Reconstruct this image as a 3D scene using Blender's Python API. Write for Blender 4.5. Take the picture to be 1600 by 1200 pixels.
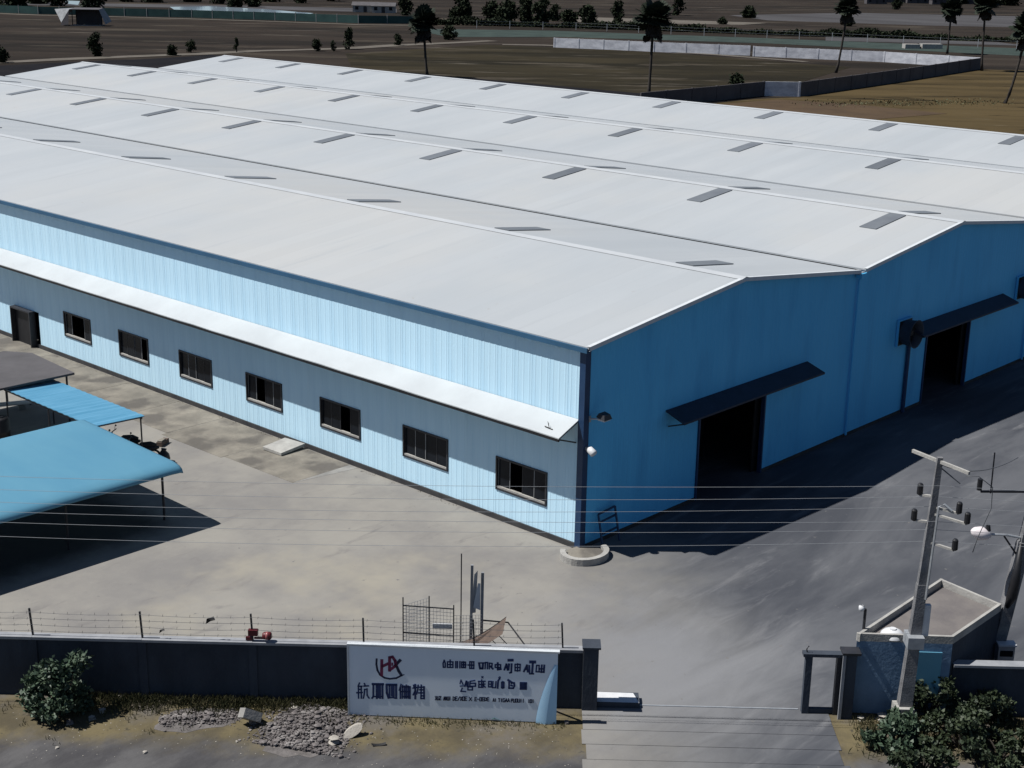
import bpy, math, random
from mathutils import Vector, Matrix
R = random.Random(11)
PI = math.pi
for o in list(bpy.data.objects): bpy.data.objects.remove(o)
sc = bpy.context.scene
COL = sc.collection

# ------------------------------------------------------------------ camera
YAW, PITCH, ROLL = 0.7486, 0.2918, 0.0179
fw = Vector((math.cos(YAW)*math.cos(PITCH), math.sin(YAW)*math.cos(PITCH), -math.sin(PITCH)))
rt = Vector((math.sin(YAW), -math.cos(YAW), 0)); up = rt.cross(fw)
r2 = rt*math.cos(ROLL)+up*math.sin(ROLL); u2 = -rt*math.sin(ROLL)+up*math.cos(ROLL)
cam = bpy.data.cameras.new('camera'); cam.sensor_width = 36; cam.lens = 36*2245.67/1600
cam.clip_start = 0.5; cam.clip_end = 6000
co = bpy.data.objects.new('camera', cam); COL.objects.link(co)
co.matrix_world = Matrix(((r2.x, u2.x, -fw.x, -38.378), (r2.y, u2.y, -fw.y, -32.047), (r2.z, u2.z, -fw.z, 21.465), (0, 0, 0, 1)))
sc.camera = co
sc.render.resolution_x, sc.render.resolution_y = 1024, 768

# ------------------------------------------------------------------ sky, sun, exposure
SUN = Vector((0.43, -0.45, -1.0)).normalized()          # the way the light travels
el = math.asin(-SUN.z); az = math.atan2(-SUN.x, -SUN.y)
w = bpy.data.worlds.new('World'); sc.world = w; w.use_nodes = True
nt = w.node_tree; bg = nt.nodes['Background']
sky = nt.nodes.new('ShaderNodeTexSky'); sky.sky_type = 'NISHITA'; sky.sun_disc = False
sky.sun_elevation = el; sky.sun_rotation = az; sky.air_density = 0.85; sky.dust_density = 0.3; sky.ozone_density = 3.0; sky.altitude = 900
nt.links.new(sky.outputs[0], bg.inputs[0]); bg.inputs[1].default_value = 0.05
sl = bpy.data.lights.new('sun', 'SUN'); sl.energy = 5.0; sl.angle = math.radians(0.5); sl.color = (1.0, 0.975, 0.935)
so = bpy.data.objects.new('sun', sl); COL.objects.link(so); so.location = (-60, 60, 140)
so.rotation_euler = SUN.to_track_quat('-Z', 'Y').to_euler()
vs = sc.view_settings
vs.view_transform = 'Standard'; vs.look = 'None'; vs.exposure = 0.28; vs.gamma = 1; vs.use_curve_mapping = False

# ------------------------------------------------------------------ materials
MATS = {}
def mat(name, c1, c2=None, rough=0.7, scale=1.0, metal=0.0, bump=0.0, bscale=None, stretch=(1, 1, 1), coord='Object',
        c3=None, scale3=0.2, lo=0.35, hi=0.65, rand=0.0, spec=0.4, thr3=(0.5, 0.62)):
    m = bpy.data.materials.new(name); m.use_nodes = True; MATS[name] = m
    n = m.node_tree.nodes; L = m.node_tree.links; b = n['Principled BSDF']
    b.inputs['Roughness'].default_value = rough; b.inputs['Metallic'].default_value = metal
    b.inputs['Specular IOR Level'].default_value = spec
    if c2 is None: c2 = tuple(min(1, x*0.82) for x in c1)
    if coord == 'World' and name != 'water': b.inputs['Specular IOR Level'].default_value = 0.08
    if coord == 'World': src = n.new('ShaderNodeNewGeometry').outputs['Position']
    else: src = n.new('ShaderNodeTexCoord').outputs['Object']
    mp = n.new('ShaderNodeMapping'); mp.inputs['Scale'].default_value = stretch; L.new(src, mp.inputs[0])
    nz = n.new('ShaderNodeTexNoise'); nz.inputs['Scale'].default_value = scale; nz.inputs['Detail'].default_value = 7; nz.inputs['Roughness'].default_value = 0.62
    L.new(mp.outputs[0], nz.inputs['Vector'])
    rp = n.new('ShaderNodeMapRange'); rp.inputs[1].default_value = lo; rp.inputs[2].default_value = hi; L.new(nz.outputs[0], rp.inputs[0])
    mx = n.new('ShaderNodeMix'); mx.data_type = 'RGBA'; mx.inputs[6].default_value = (*c1, 1); mx.inputs[7].default_value = (*c2, 1)
    L.new(rp.outputs[0], mx.inputs[0]); out = mx.outputs[2]
    if c3:
        n3 = n.new('ShaderNodeTexNoise'); n3.inputs['Scale'].default_value = scale3; n3.inputs['Detail'].default_value = 5; L.new(mp.outputs[0], n3.inputs['Vector'])
        r3 = n.new('ShaderNodeMapRange'); r3.inputs[1].default_value = thr3[0]; r3.inputs[2].default_value = thr3[1]; L.new(n3.outputs[0], r3.inputs[0])
        m3 = n.new('ShaderNodeMix'); m3.data_type = 'RGBA'; L.new(out, m3.inputs[6]); m3.inputs[7].default_value = (*c3, 1); L.new(r3.outputs[0], m3.inputs[0]); out = m3.outputs[2]
    if rand:
        oi = n.new('ShaderNodeObjectInfo'); rr = n.new('ShaderNodeMapRange'); rr.inputs[3].default_value = 1-rand; rr.inputs[4].default_value = 1+rand; L.new(oi.outputs['Random'], rr.inputs[0])
        hs = n.new('ShaderNodeHueSaturation'); L.new(out, hs.inputs['Color']); L.new(rr.outputs[0], hs.inputs['Value']); out = hs.outputs[0]
    L.new(out, b.inputs['Base Color'])
    if bump:
        nb = n.new('ShaderNodeTexNoise'); nb.inputs['Scale'].default_value = bscale or scale*6; nb.inputs['Detail'].default_value = 5; L.new(mp.outputs[0], nb.inputs['Vector'])
        bp = n.new('ShaderNodeBump'); bp.inputs['Strength'].default_value = bump; bp.inputs['Distance'].default_value = 0.05; L.new(nb.outputs[0], bp.inputs['Height']); L.new(bp.outputs[0], b.inputs['Normal'])
    return m
mat('ridge', (0.42, 0.44, 0.455), (0.37, 0.39, 0.41), 0.5, 0.5)
mat('white_trim', (0.56, 0.585, 0.60), (0.48, 0.51, 0.535), 0.5, 3)
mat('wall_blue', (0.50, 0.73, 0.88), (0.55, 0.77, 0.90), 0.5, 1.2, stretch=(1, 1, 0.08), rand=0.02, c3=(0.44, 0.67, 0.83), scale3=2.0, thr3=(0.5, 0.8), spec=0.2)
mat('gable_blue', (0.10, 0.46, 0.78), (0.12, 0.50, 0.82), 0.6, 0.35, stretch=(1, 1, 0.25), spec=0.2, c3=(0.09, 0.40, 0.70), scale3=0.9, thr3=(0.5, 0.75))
mat('trim_blue', (0.010, 0.035, 0.09), (0.014, 0.045, 0.11), 0.5, 2)
mat('gutter_blue', (0.03, 0.10, 0.19), (0.025, 0.085, 0.16), 0.6, 1)
mat('gutter', (0.26, 0.29, 0.32), (0.18, 0.20, 0.23), 0.6, 0.6)
mat('skylight', (0.145, 0.158, 0.17), (0.12, 0.13, 0.145), 0.45, 0.8, rand=0.15)
mat('awning', (0.430, 0.456, 0.469), (0.378, 0.400, 0.413), 0.55, 0.4)
mat('dark_steel', (0.02, 0.022, 0.027), (0.03, 0.03, 0.035), 0.5, 4)
mat('black', (0.008, 0.008, 0.01), (0.014, 0.014, 0.016), 0.5, 3)
mat('glass', (0.006, 0.008, 0.012), (0.012, 0.015, 0.02), 0.25, 1, spec=0.12)
mat('plinth', (0.025, 0.026, 0.03), (0.05, 0.05, 0.05), 0.9, 1.5)
mat('concrete', (0.256, 0.248, 0.232), (0.176, 0.172, 0.164), 0.85, 1.2, bump=0.3, bscale=12)
mat('pale_concrete', (0.368, 0.360, 0.336), (0.272, 0.264, 0.248), 0.85, 2.0, bump=0.3, bscale=15)
mat('pole_concrete', (0.20, 0.20, 0.205), (0.11, 0.11, 0.115), 0.85, 2.5, bump=0.4, bscale=20)
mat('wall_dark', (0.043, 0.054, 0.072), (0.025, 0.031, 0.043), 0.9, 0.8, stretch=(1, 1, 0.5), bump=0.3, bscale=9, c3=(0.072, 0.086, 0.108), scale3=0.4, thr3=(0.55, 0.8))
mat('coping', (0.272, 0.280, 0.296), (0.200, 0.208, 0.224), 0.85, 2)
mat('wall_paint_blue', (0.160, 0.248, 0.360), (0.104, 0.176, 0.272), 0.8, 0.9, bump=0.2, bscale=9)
mat('roof_slab', (0.16, 0.145, 0.135), (0.11, 0.10, 0.10), 0.9, 0.8, bump=0.3)
mat('sign_face', (0.80, 0.87, 0.94), (0.74, 0.82, 0.90), 0.45, 1.5, stretch=(1, 1, 0.3))
mat('sign_fold', (0.42, 0.66, 0.86), (0.36, 0.60, 0.82), 0.45, 1.5)
mat('ink', (0.01, 0.025, 0.10), (0.015, 0.04, 0.14), 0.5, 2)
mat('ink_black', (0.008, 0.015, 0.05), (0.012, 0.02, 0.06), 0.5, 2)
mat('ink_red', (0.17, 0.02, 0.07), (0.20, 0.03, 0.09), 0.5, 2)
mat('shed_blue', (0.072, 0.213, 0.317), (0.091, 0.241, 0.338), 0.5, 0.5, stretch=(1, 0.3, 1))
mat('canopy_blue', (0.06, 0.215, 0.345), (0.096, 0.272, 0.416), 0.5, 0.9, stretch=(0.4, 3, 1))
mat('canopy_navy', (0.010, 0.018, 0.036), (0.016, 0.026, 0.05), 0.6, 2)
mat('rubble_dust', (0.150, 0.139, 0.135), (0.098, 0.090, 0.086), 0.95, 2.5, coord='World', bump=0.8, bscale=9)
mat('grey_roof', (0.085, 0.08, 0.085), (0.06, 0.057, 0.06), 0.8, 0.7)
mat('rubber', (0.012, 0.012, 0.013), None, 0.7, 4)
mat('red_paint', (0.11, 0.008, 0.012), (0.06, 0.006, 0.008), 0.5, 9)
mat('white_paint', (0.600, 0.608, 0.616), (0.528, 0.536, 0.552), 0.45, 4)
mat('red_glass', (0.30, 0.10, 0.10), (0.22, 0.07, 0.07), 0.3, 6)
mat('lamp_glass', (0.72, 0.66, 0.66), (0.60, 0.55, 0.56), 0.25, 4)
mat('wire', (0.10, 0.105, 0.115), None, 0.5, 4)
mat('cable', (0.30, 0.315, 0.335), None, 0.45, 4)
mat('galv', (0.42, 0.44, 0.46), (0.33, 0.35, 0.37), 0.45, 5, metal=0.4)
mat('rust', (0.10, 0.07, 0.055), (0.07, 0.05, 0.04), 0.8, 5)
mat('stone_pale', (0.368, 0.344, 0.304), (0.288, 0.264, 0.232), 0.9, 3, bump=0.4)
mat('stone_grey', (0.20, 0.178, 0.172), (0.075, 0.069, 0.070), 0.9, 6, bump=0.4, rand=0.2, c3=(0.27, 0.25, 0.24), scale3=3.0, thr3=(0.52, 0.62))
mat('leaf', (0.028, 0.053, 0.032), (0.068, 0.100, 0.060), 0.55, 3.0)
mat('leaf_dark', (0.018, 0.030, 0.015), (0.04, 0.055, 0.025), 0.6, 3.0)
mat('leaf_far', (0.013, 0.019, 0.011), (0.026, 0.034, 0.018), 0.8, 1.0, spec=0.1)
mat('palm_leaf', (0.012, 0.018, 0.013), (0.026, 0.034, 0.022), 0.7, 1.5, spec=0.15)
mat('dead_leaf', (0.035, 0.028, 0.02), (0.02, 0.016, 0.012), 0.9, 2)
mat('bark', (0.028, 0.023, 0.02), (0.045, 0.038, 0.032), 0.95, 3)
mat('weed', (0.048, 0.052, 0.020), (0.096, 0.088, 0.040), 0.8, 2.0)
mat('net', (0.012, 0.045, 0.045), (0.025, 0.07, 0.065), 0.8, 0.25, stretch=(1, 1, 1.5))
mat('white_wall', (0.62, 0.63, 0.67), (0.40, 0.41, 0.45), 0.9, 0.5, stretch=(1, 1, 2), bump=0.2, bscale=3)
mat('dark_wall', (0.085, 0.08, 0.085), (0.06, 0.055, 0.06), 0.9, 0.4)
mat('tin', (0.26, 0.27, 0.28), (0.17, 0.175, 0.18), 0.6, 0.8)
mat('tin_blue', (0.14, 0.22, 0.32), (0.10, 0.16, 0.25), 0.6, 0.8)
# ground
mat('field_red', (0.082, 0.056, 0.034), (0.060, 0.042, 0.028), 0.95, 0.15, coord='World', bump=0.5, bscale=1.2)
mat('field_dark', (0.006, 0.006, 0.008), (0.012, 0.011, 0.012), 0.95, 0.12, coord='World', bump=0.6, bscale=0.8)
mat('field_grey', (0.074, 0.072, 0.075), (0.048, 0.046, 0.048), 0.95, 0.04, coord='World', stretch=(1, 0.3, 1))
mat('field_teal', (0.045, 0.062, 0.055), (0.03, 0.042, 0.038), 0.95, 0.2, coord='World', bump=0.6, bscale=1)
mat('path_dirt', (0.128, 0.115, 0.099), (0.090, 0.080, 0.067), 0.95, 0.2, coord='World')
mat('dirt', (0.132, 0.105, 0.056), (0.076, 0.062, 0.038), 0.95, 0.6, coord='World', bump=0.9, bscale=5, c3=(0.104, 0.093, 0.075), scale3=0.3)
mat('dirt_dark', (0.045, 0.04, 0.028), (0.08, 0.068, 0.042), 0.95, 0.9, coord='World', bump=0.8, bscale=6)
mat('road', (0.075, 0.073, 0.075), (0.048, 0.046, 0.049), 0.9, 0.45, coord='World', bump=0.4, bscale=14, c3=(0.099, 0.095, 0.092), scale3=0.3)
mat('slab', (0.122, 0.130, 0.142), (0.078, 0.084, 0.093), 0.9, 0.9, coord='World', bump=0.5, bscale=8, rand=0.05, c3=(0.148, 0.152, 0.157), scale3=0.5, thr3=(0.48, 0.66))
mat('apron', (0.228, 0.210, 0.178), (0.148, 0.138, 0.120), 0.9, 0.8, coord='World', bump=0.6, bscale=5, c3=(0.112, 0.104, 0.094), scale3=0.5, rand=0.05)
# water
mat('water', (0.24, 0.31, 0.37), (0.28, 0.35, 0.41), 0.1, 0.05, coord='World', spec=0.8)
# layered surfaces
class Nodes:
    def __init__(s, name, rough=0.85, spec=0.12):
        m = bpy.data.materials.new(name); m.use_nodes = True; MATS[name] = m
        s.n = m.node_tree.nodes; s.L = m.node_tree.links; s.b = s.n['Principled BSDF']; s.b.inputs['Roughness'].default_value = rough; s.b.inputs['Specular IOR Level'].default_value = spec
        s.pos = s.n.new('ShaderNodeNewGeometry').outputs['Position']
    def noise(s, scale, detail=6, stretch=(1, 1, 1), rot=0.0, dist=0.0):
        mp = s.n.new('ShaderNodeMapping'); mp.inputs['Scale'].default_value = stretch; mp.inputs['Rotation'].default_value = (0, 0, rot); s.L.new(s.pos, mp.inputs[0])
        z = s.n.new('ShaderNodeTexNoise'); z.inputs['Scale'].default_value = scale; z.inputs['Detail'].default_value = detail; z.inputs['Roughness'].default_value = 0.62; z.inputs['Distortion'].default_value = dist
        s.L.new(mp.outputs[0], z.inputs['Vector']); return z.outputs[0]
    def rng(s, v, a, b, c=0.0, d=1.0):
        q = s.n.new('ShaderNodeMapRange'); q.interpolation_type = 'SMOOTHSTEP'
        for i, x in enumerate((a, b, c, d)): q.inputs[i+1].default_value = x
        s.L.new(v, q.inputs[0]); return q.outputs[0]
    def streaks(s, scale, along=0.25, across=1.6, detail=7, dist=0.3):
        cb = s.n.new('ShaderNodeCombineXYZ'); s.L.new(s.math('MULTIPLY', s.dot((0.670, -0.742, 0)), along), cb.inputs[0]); s.L.new(s.math('MULTIPLY', s.dot((0.742, 0.670, 0)), across), cb.inputs[1])
        z = s.n.new('ShaderNodeTexNoise'); z.inputs['Scale'].default_value = scale; z.inputs['Detail'].default_value = detail; z.inputs['Roughness'].default_value = 0.65; z.inputs['Distortion'].default_value = dist
        s.L.new(cb.outputs[0], z.inputs['Vector']); return z.outputs[0]
    def math(s, op, a, b=None, c=None):
        q = s.n.new('ShaderNodeMath'); q.operation = op
        for i, x in enumerate((a, b, c)):
            if x is None: continue
            if isinstance(x, (int, float)): q.inputs[i].default_value = x
            else: s.L.new(x, q.inputs[i])
        return q.outputs[0]
    def dot(s, v):
        d = s.n.new('ShaderNodeVectorMath'); d.operation = 'DOT_PRODUCT'; d.inputs[1].default_value = v; s.L.new(s.pos, d.inputs[0]); return d.outputs['Value']
    def dist(s, p):
        d = s.n.new('ShaderNodeVectorMath'); d.operation = 'DISTANCE'; d.inputs[1].default_value = p; s.L.new(s.pos, d.inputs[0]); return d.outputs['Value']
    def mix(s, f, a, b):
        x = s.n.new('ShaderNodeMix'); x.data_type = 'RGBA'; s.L.new(f, x.inputs[0])
        for k, v in ((6, a), (7, b)):
            if isinstance(v, tuple): x.inputs[k].default_value = (*v, 1)
            else: s.L.new(v, x.inputs[k])
        return x.outputs[2]
    def value(s, col, f):
        h = s.n.new('ShaderNodeHueSaturation'); s.L.new(col, h.inputs['Color']); s.L.new(f, h.inputs['Value']); return h.outputs[0]
    def done(s, col, h=None, strength=0.25):
        s.L.new(col, s.b.inputs['Base Color'])
        if h is not None:
            bp = s.n.new('ShaderNodeBump'); bp.inputs['Strength'].default_value = strength; bp.inputs['Distance'].default_value = 0.03; s.L.new(h, bp.inputs['Height']); s.L.new(bp.outputs[0], s.b.inputs['Normal'])
# yard: beige concrete passing into a greyer lorry lane, with pale dust trodden in at the gate
q = Nodes('yard')
beige = q.mix(q.rng(q.noise(0.20), 0.33, 0.67), (0.246, 0.234, 0.210), (0.176, 0.169, 0.162))
beige = q.mix(q.rng(q.noise(0.5, 6, (1, 3, 1), 0.75, 0.6), 0.54, 0.78), beige, (0.160, 0.152, 0.146))
beige = q.mix(q.rng(q.noise(0.11, 5), 0.52, 0.68), beige, (0.265, 0.246, 0.205))
grey = q.mix(q.rng(q.noise(0.20, 6, (0.35, 1.3, 1), 0.55, 0.8), 0.36, 0.66), (0.052, 0.056, 0.066), (0.098, 0.102, 0.112))
grey = q.mix(q.rng(q.noise(0.8, 6, (0.3, 1.6, 1), 0.4, 0.4), 0.54, 0.8), grey, (0.150, 0.152, 0.160))
lane = q.math('MULTIPLY_ADD', q.noise(0.16, 5), 7.0, q.dot((0.68, -0.73, 0)))
c = q.mix(q.rng(lane, 0.5, 10.0), beige, grey)
dust = q.math('MULTIPLY_ADD', q.noise(0.45, 6, (0.5, 1.4, 1), 0.9, 0.7), 5.0, q.math('MULTIPLY', q.dist((-5.0, -8.0, 0)), 0.55))
c = q.mix(q.rng(dust, 2.6, 6.6, 0.85, 0.0), c, (0.190, 0.193, 0.201))
c = q.mix(q.rng(q.noise(2.6, 4), 0.66, 0.74), c, (0.14, 0.136, 0.132))
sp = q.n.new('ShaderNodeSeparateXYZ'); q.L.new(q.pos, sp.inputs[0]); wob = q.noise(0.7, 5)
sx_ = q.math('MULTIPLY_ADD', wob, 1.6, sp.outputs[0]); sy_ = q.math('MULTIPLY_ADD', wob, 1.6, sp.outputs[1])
shed_shade = q.math('MULTIPLY', q.math('MULTIPLY', q.rng(sx_, -7.6, -9.6, 0.0, 0.9), q.rng(sy_, 12.4, 14.2)), q.rng(sy_, 21.2, 20.2))  # shade beneath the left shed, painted into the ground colour
c = q.mix(shed_shade, c, (0.030, 0.029, 0.029))
q.done(c, q.noise(4, 5))
# verge and road: sandy dirt by the wall, grey dust where wheels run
q = Nodes('roadside', 0.95, 0.06)
dirt = q.mix(q.rng(q.noise(0.6), 0.35, 0.65), (0.135, 0.112, 0.064), (0.078, 0.067, 0.045))
dirt = q.mix(q.rng(q.noise(0.35, 5), 0.5, 0.66), dirt, (0.115, 0.104, 0.090))
dirt = q.mix(q.rng(q.noise(3.5, 5), 0.58, 0.72), dirt, (0.060, 0.054, 0.040))
grey = q.mix(q.rng(q.noise(0.4, 6, (1, 2.2, 1), -0.83), 0.35, 0.66), (0.098, 0.096, 0.097), (0.056, 0.055, 0.058))
ly = q.math('ADD', q.dot((0.742, 0.670, 0)), 11.768)
edge = q.math('MULTIPLY_ADD', q.noise(0.55, 6), 2.6, ly)
c = q.mix(q.rng(edge, -1.9, -0.7), grey, dirt)
c = q.mix(q.rng(edge, 0.9, 1.5), c, (0.050, 0.043, 0.028))  # darker band at the wall foot: weedy soil with shade painted in
q.done(c, q.noise(6, 6), 0.6)
# dry fields: strips left by ploughing and grazing, bare ground and stubble
def field(name, c1, c2, c3, c4, k=1.0):
    q = Nodes(name, 0.97, 0.04)
    c = q.mix(q.rng(q.streaks(0.03*k, 0.4, 1.5), 0.36, 0.64), c1, c2)
    c = q.mix(q.rng(q.streaks(0.06*k, 0.35, 1.2), 0.56, 0.64), c, c3)
    c = q.mix(q.rng(q.streaks(0.10*k, 0.2, 1.6), 0.60, 0.68), c, c4)
    c = q.mix(q.rng(q.noise(0.9*k, 4), 0.60, 0.75), c, c2)
    q.done(c, q.noise(0.8, 5), 0.7)
field('soil', (0.034, 0.027, 0.022), (0.017, 0.0145, 0.0125), (0.050, 0.042, 0.033), (0.088, 0.077, 0.063))
field('field_olive', (0.034, 0.028, 0.017), (0.016, 0.014, 0.0095), (0.052, 0.044, 0.033), (0.090, 0.080, 0.064), 1.4)
field('field_gold', (0.078, 0.057, 0.028), (0.044, 0.033, 0.017), (0.023, 0.018, 0.010), (0.105, 0.083, 0.050), 2.0)
# roof sheets: each metre-wide sheet weathers a little differently
q = Nodes('roof', 0.55, 0.3)
c = q.mix(q.rng(q.noise(0.10, 6, (0.5, 1.8, 1)), 0.3, 0.7), (0.378, 0.398, 0.412), (0.338, 0.362, 0.380))
c = q.mix(q.rng(q.noise(0.04, 5), 0.45, 0.7), c, (0.392, 0.400, 0.398))
c = q.mix(q.rng(q.noise(0.6, 6, (0.12, 2.4, 1)), 0.56, 0.82), c, (0.325, 0.345, 0.360))
sep = q.n.new('ShaderNodeSeparateXYZ'); q.L.new(q.pos, sep.inputs[0])
wn = q.n.new('ShaderNodeTexWhiteNoise'); wn.noise_dimensions = '1D'; q.L.new(q.math('FLOOR', q.math('MULTIPLY', sep.outputs[1], 0.94)), wn.inputs['W'])
v = q.rng(wn.outputs['Value'], 0, 1, 0.98, 1.012)
fr = q.math('FRACT', q.math('MULTIPLY', sep.outputs[1], 0.94))
v = q.math('MULTIPLY', v, q.rng(fr, 0.0, 0.07, 0.965, 1.0))
c = q.mix(q.rng(q.noise(1.3, 4), 0.70, 0.78), c, (0.30, 0.295, 0.285))
q.done(q.value(c, v))

# ------------------------------------------------------------------ mesh helpers
class MB:
    def __init__(s): s.v = []; s.f = []
    def add(s, vs_, fs):
        k = len(s.v); s.v += [tuple(v) for v in vs_]; s.f += [tuple(i+k for i in f) for f in fs]; return s
    def box(s, x0, x1, y0, y1, z0, z1, M=None):
        P = [Vector(p) for p in ((x0, y0, z0), (x1, y0, z0), (x1, y1, z0), (x0, y1, z0), (x0, y0, z1), (x1, y0, z1), (x1, y1, z1), (x0, y1, z1))]
        if M is not None: P = [M @ p for p in P]
        return s.add(P, [(3, 2, 1, 0), (4, 5, 6, 7), (0, 1, 5, 4), (1, 2, 6, 5), (2, 3, 7, 6), (3, 0, 4, 7)])
    def beam(s, a, b, wd, ht=None, upv=(0, 0, 1)):
        a = Vector(a); b = Vector(b); ht = wd if ht is None else ht; d = (b-a).normalized(); u = Vector(upv)
        if abs(d.dot(u)) > 0.98: u = Vector((1, 0, 0))
        sx = d.cross(u).normalized()*wd/2; sy = sx.cross(d).normalized()*ht/2
        P = [a-sx-sy, a+sx-sy, a+sx+sy, a-sx+sy, b-sx-sy, b+sx-sy, b+sx+sy, b-sx+sy]
        return s.add(P, [(0, 1, 2, 3), (7, 6, 5, 4), (4, 5, 1, 0), (5, 6, 2, 1), (6, 7, 3, 2), (7, 4, 0, 3)])
    def tube(s, pts, rad, n=8, cap=True):
        pts = [Vector(p) for p in pts]; rad = rad if isinstance(rad, (list, tuple)) else [rad]*len(pts)
        k = len(s.v)
        for i, p in enumerate(pts):
            d = (pts[min(i+1, len(pts)-1)]-pts[max(i-1, 0)]).normalized()
            u = Vector((0, 0, 1)) if abs(d.z) < 0.95 else Vector((1, 0, 0))
            a = d.cross(u).normalized(); b = a.cross(d)
            for j in range(n):
                t = 2*PI*j/n; s.v.append(tuple(p+(a*math.cos(t)+b*math.sin(t))*rad[i]))
        for i in range(len(pts)-1):
            for j in range(n): s.f.append((k+i*n+j, k+i*n+(j+1) % n, k+(i+1)*n+(j+1) % n, k+(i+1)*n+j))
        if cap: s.f.append(tuple(k+j for j in reversed(range(n)))); s.f.append(tuple(k+(len(pts)-1)*n+j for j in range(n)))
        return s
    def prism(s, poly, z0, z1):
        n = len(poly); P = [(x, y, z0) for x, y in poly]+[(x, y, z1) for x, y in poly]
        return s.add(P, [tuple(reversed(range(n))), tuple(range(n, 2*n))]+[(i, (i+1) % n, n+(i+1) % n, n+i) for i in range(n)])
    def stone(s, c, r, rnd, flat=0.7):
        c = Vector(c); P = []; n = 6
        P.append(c+Vector((0, 0, -r*flat*0.8)))
        for lat in (-0.35, 0.45):
            off = rnd.random()*6
            for j in range(n):
                t = 2*PI*j/n+off; q = r*rnd.uniform(0.75, 1.15)*math.cos(lat)
                P.append(c+Vector((math.cos(t)*q, math.sin(t)*q*rnd.uniform(0.8, 1.1), r*flat*math.sin(lat)*1.5)))
        P.append(c+Vector((rnd.uniform(-.2, .2)*r, rnd.uniform(-.2, .2)*r, r*flat)))
        F = [(0, 1+(j+1) % n, 1+j) for j in range(n)]+[(1+j, 1+(j+1) % n, 7+(j+1) % n, 7+j) for j in range(n)]+[(7+j, 7+(j+1) % n, 13) for j in range(n)]
        return s.add(P, F)
    def leaf(s, p, size, rnd, droop=0.0):
        d = Vector((rnd.gauss(0, 1), rnd.gauss(0, 1), rnd.gauss(0.2, 0.8)-droop)).normalized(); u = Vector((rnd.gauss(0, 1), rnd.gauss(0, 1), rnd.gauss(0, 1)))
        x = d.cross(u).normalized()*size*0.32; p = Vector(p)
        return s.add([p, p+d*size*0.5+x, p+d*size, p+d*size*0.5-x], [(0, 1, 2, 3)])
    def mesh(s, name, m, smooth=False):
        me = bpy.data.meshes.new(name); me.from_pydata(s.v, [], s.f); me.materials.append(MATS[m])
        if smooth: me.polygons.foreach_set('use_smooth', [True]*len(me.polygons))
        me.update(); return me
    def build(s, name, m, parent=None, smooth=False, loc=None):
        return link(name, s.mesh(name, m, smooth), parent, loc)
def link(name, me, parent=None, loc=None):
    o = bpy.data.objects.new(name, me); COL.objects.link(o)
    if parent is not None: o.parent = parent
    if loc is not None: o.location = loc
    return o
def tag(o, label, cat, group=None):
    o['label'] = label; o['category'] = cat
    if group: o['group'] = group
    return o
def thing(name, label, cat, loc=(0, 0, 0), rz=0.0, group=None):
    o = bpy.data.objects.new(name, None); COL.objects.link(o); o.location = loc; o.rotation_euler = (0, 0, rz); o.empty_display_size = 0.3
    return tag(o, label, cat, group)
def kind(o, k): o['kind'] = k; return o
def copy_tree(o, parent=None):
    c = o.copy(); COL.objects.link(c); c.parent = parent
    for ch in [x for x in bpy.data.objects if x.parent == o]: copy_tree(ch, c)
    return c
def sheet(name, poly, z, m, parent=None):
    o = MB().add([(x, y, z) for x, y in poly], [tuple(range(len(poly)))]).build(name, m, parent)
    if parent is None: kind(o, 'structure')
    return o
def strip(name, line, width, z, m):
    mb = MB(); pts = [Vector((x, y, 0)) for x, y in line]; P = []
    for i, p in enumerate(pts):
        d = (pts[min(i+1, len(pts)-1)]-pts[max(i-1, 0)]).normalized(); s_ = Vector((-d.y, d.x, 0))*width/2*R.uniform(0.8, 1.2)
        P += [p+s_+Vector((0, 0, z)), p-s_+Vector((0, 0, z))]
    mb.add(P, [(2*i, 2*i+1, 2*i+3, 2*i+2) for i in range(len(pts)-1)])
    return kind(mb.build(name, m), 'structure')

# ------------------------------------------------------------------ ground, yard, road
sheet('ground', [(-1500, -1500), (2500, -1500), (2500, 2500), (-1500, 2500)], 0.0, 'soil')
DX, DY = Vector((0.670, -0.742, 0)), Vector((0.742, 0.670, 0)); O0 = Vector((-8.6, -8.04, 0)); RZ = math.atan2(-0.742, 0.670)
def F(x, y): p = O0+DX*x+DY*y; return (p.x, p.y)            # along the front wall, into the yard
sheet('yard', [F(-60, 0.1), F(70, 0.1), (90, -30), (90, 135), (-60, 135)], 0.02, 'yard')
sheet('road', [F(-60, 0.1), F(60, 0.1), F(60, -14), F(-60, -14)], 0.012, 'roadside')
# driveway of cast slabs, each with its joint
dr = kind(MB().prism([F(-0.34, 0.3), F(6.72, 0.3), F(6.72, -4.6), F(-0.34, -4.6)], 0.004, 0.022).build('driveway', 'concrete'), 'structure')
for i in range(6):
    y1 = 0.28-i*0.8; y0 = y1-0.782
    for (a, b) in ((-0.40+R.uniform(-0.12, 0.06), 6.84+R.uniform(-0.1, 0.12)),):
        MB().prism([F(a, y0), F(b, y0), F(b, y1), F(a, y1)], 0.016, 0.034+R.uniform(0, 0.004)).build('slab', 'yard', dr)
# apron of worn slabs along the long wall
ap = kind(MB().prism([(-3.1, 13), (-0.1, 12.5), (-0.1, 46), (-3.1, 46)], 0.004, 0.026).build('apron', 'concrete'), 'structure')
y = 13.05
while y < 45:
    d = R.uniform(3.6, 5.2); xl = -3.3+R.uniform(-0.25, 0.25)
    MB().prism([(xl, y), (-0.12, y), (-0.12, y+d-0.03), (xl+R.uniform(-.15, .15), y+d-0.03)], 0.01, 0.031+R.uniform(0, 0.004)).build('slab', 'apron', ap); y += d

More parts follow.
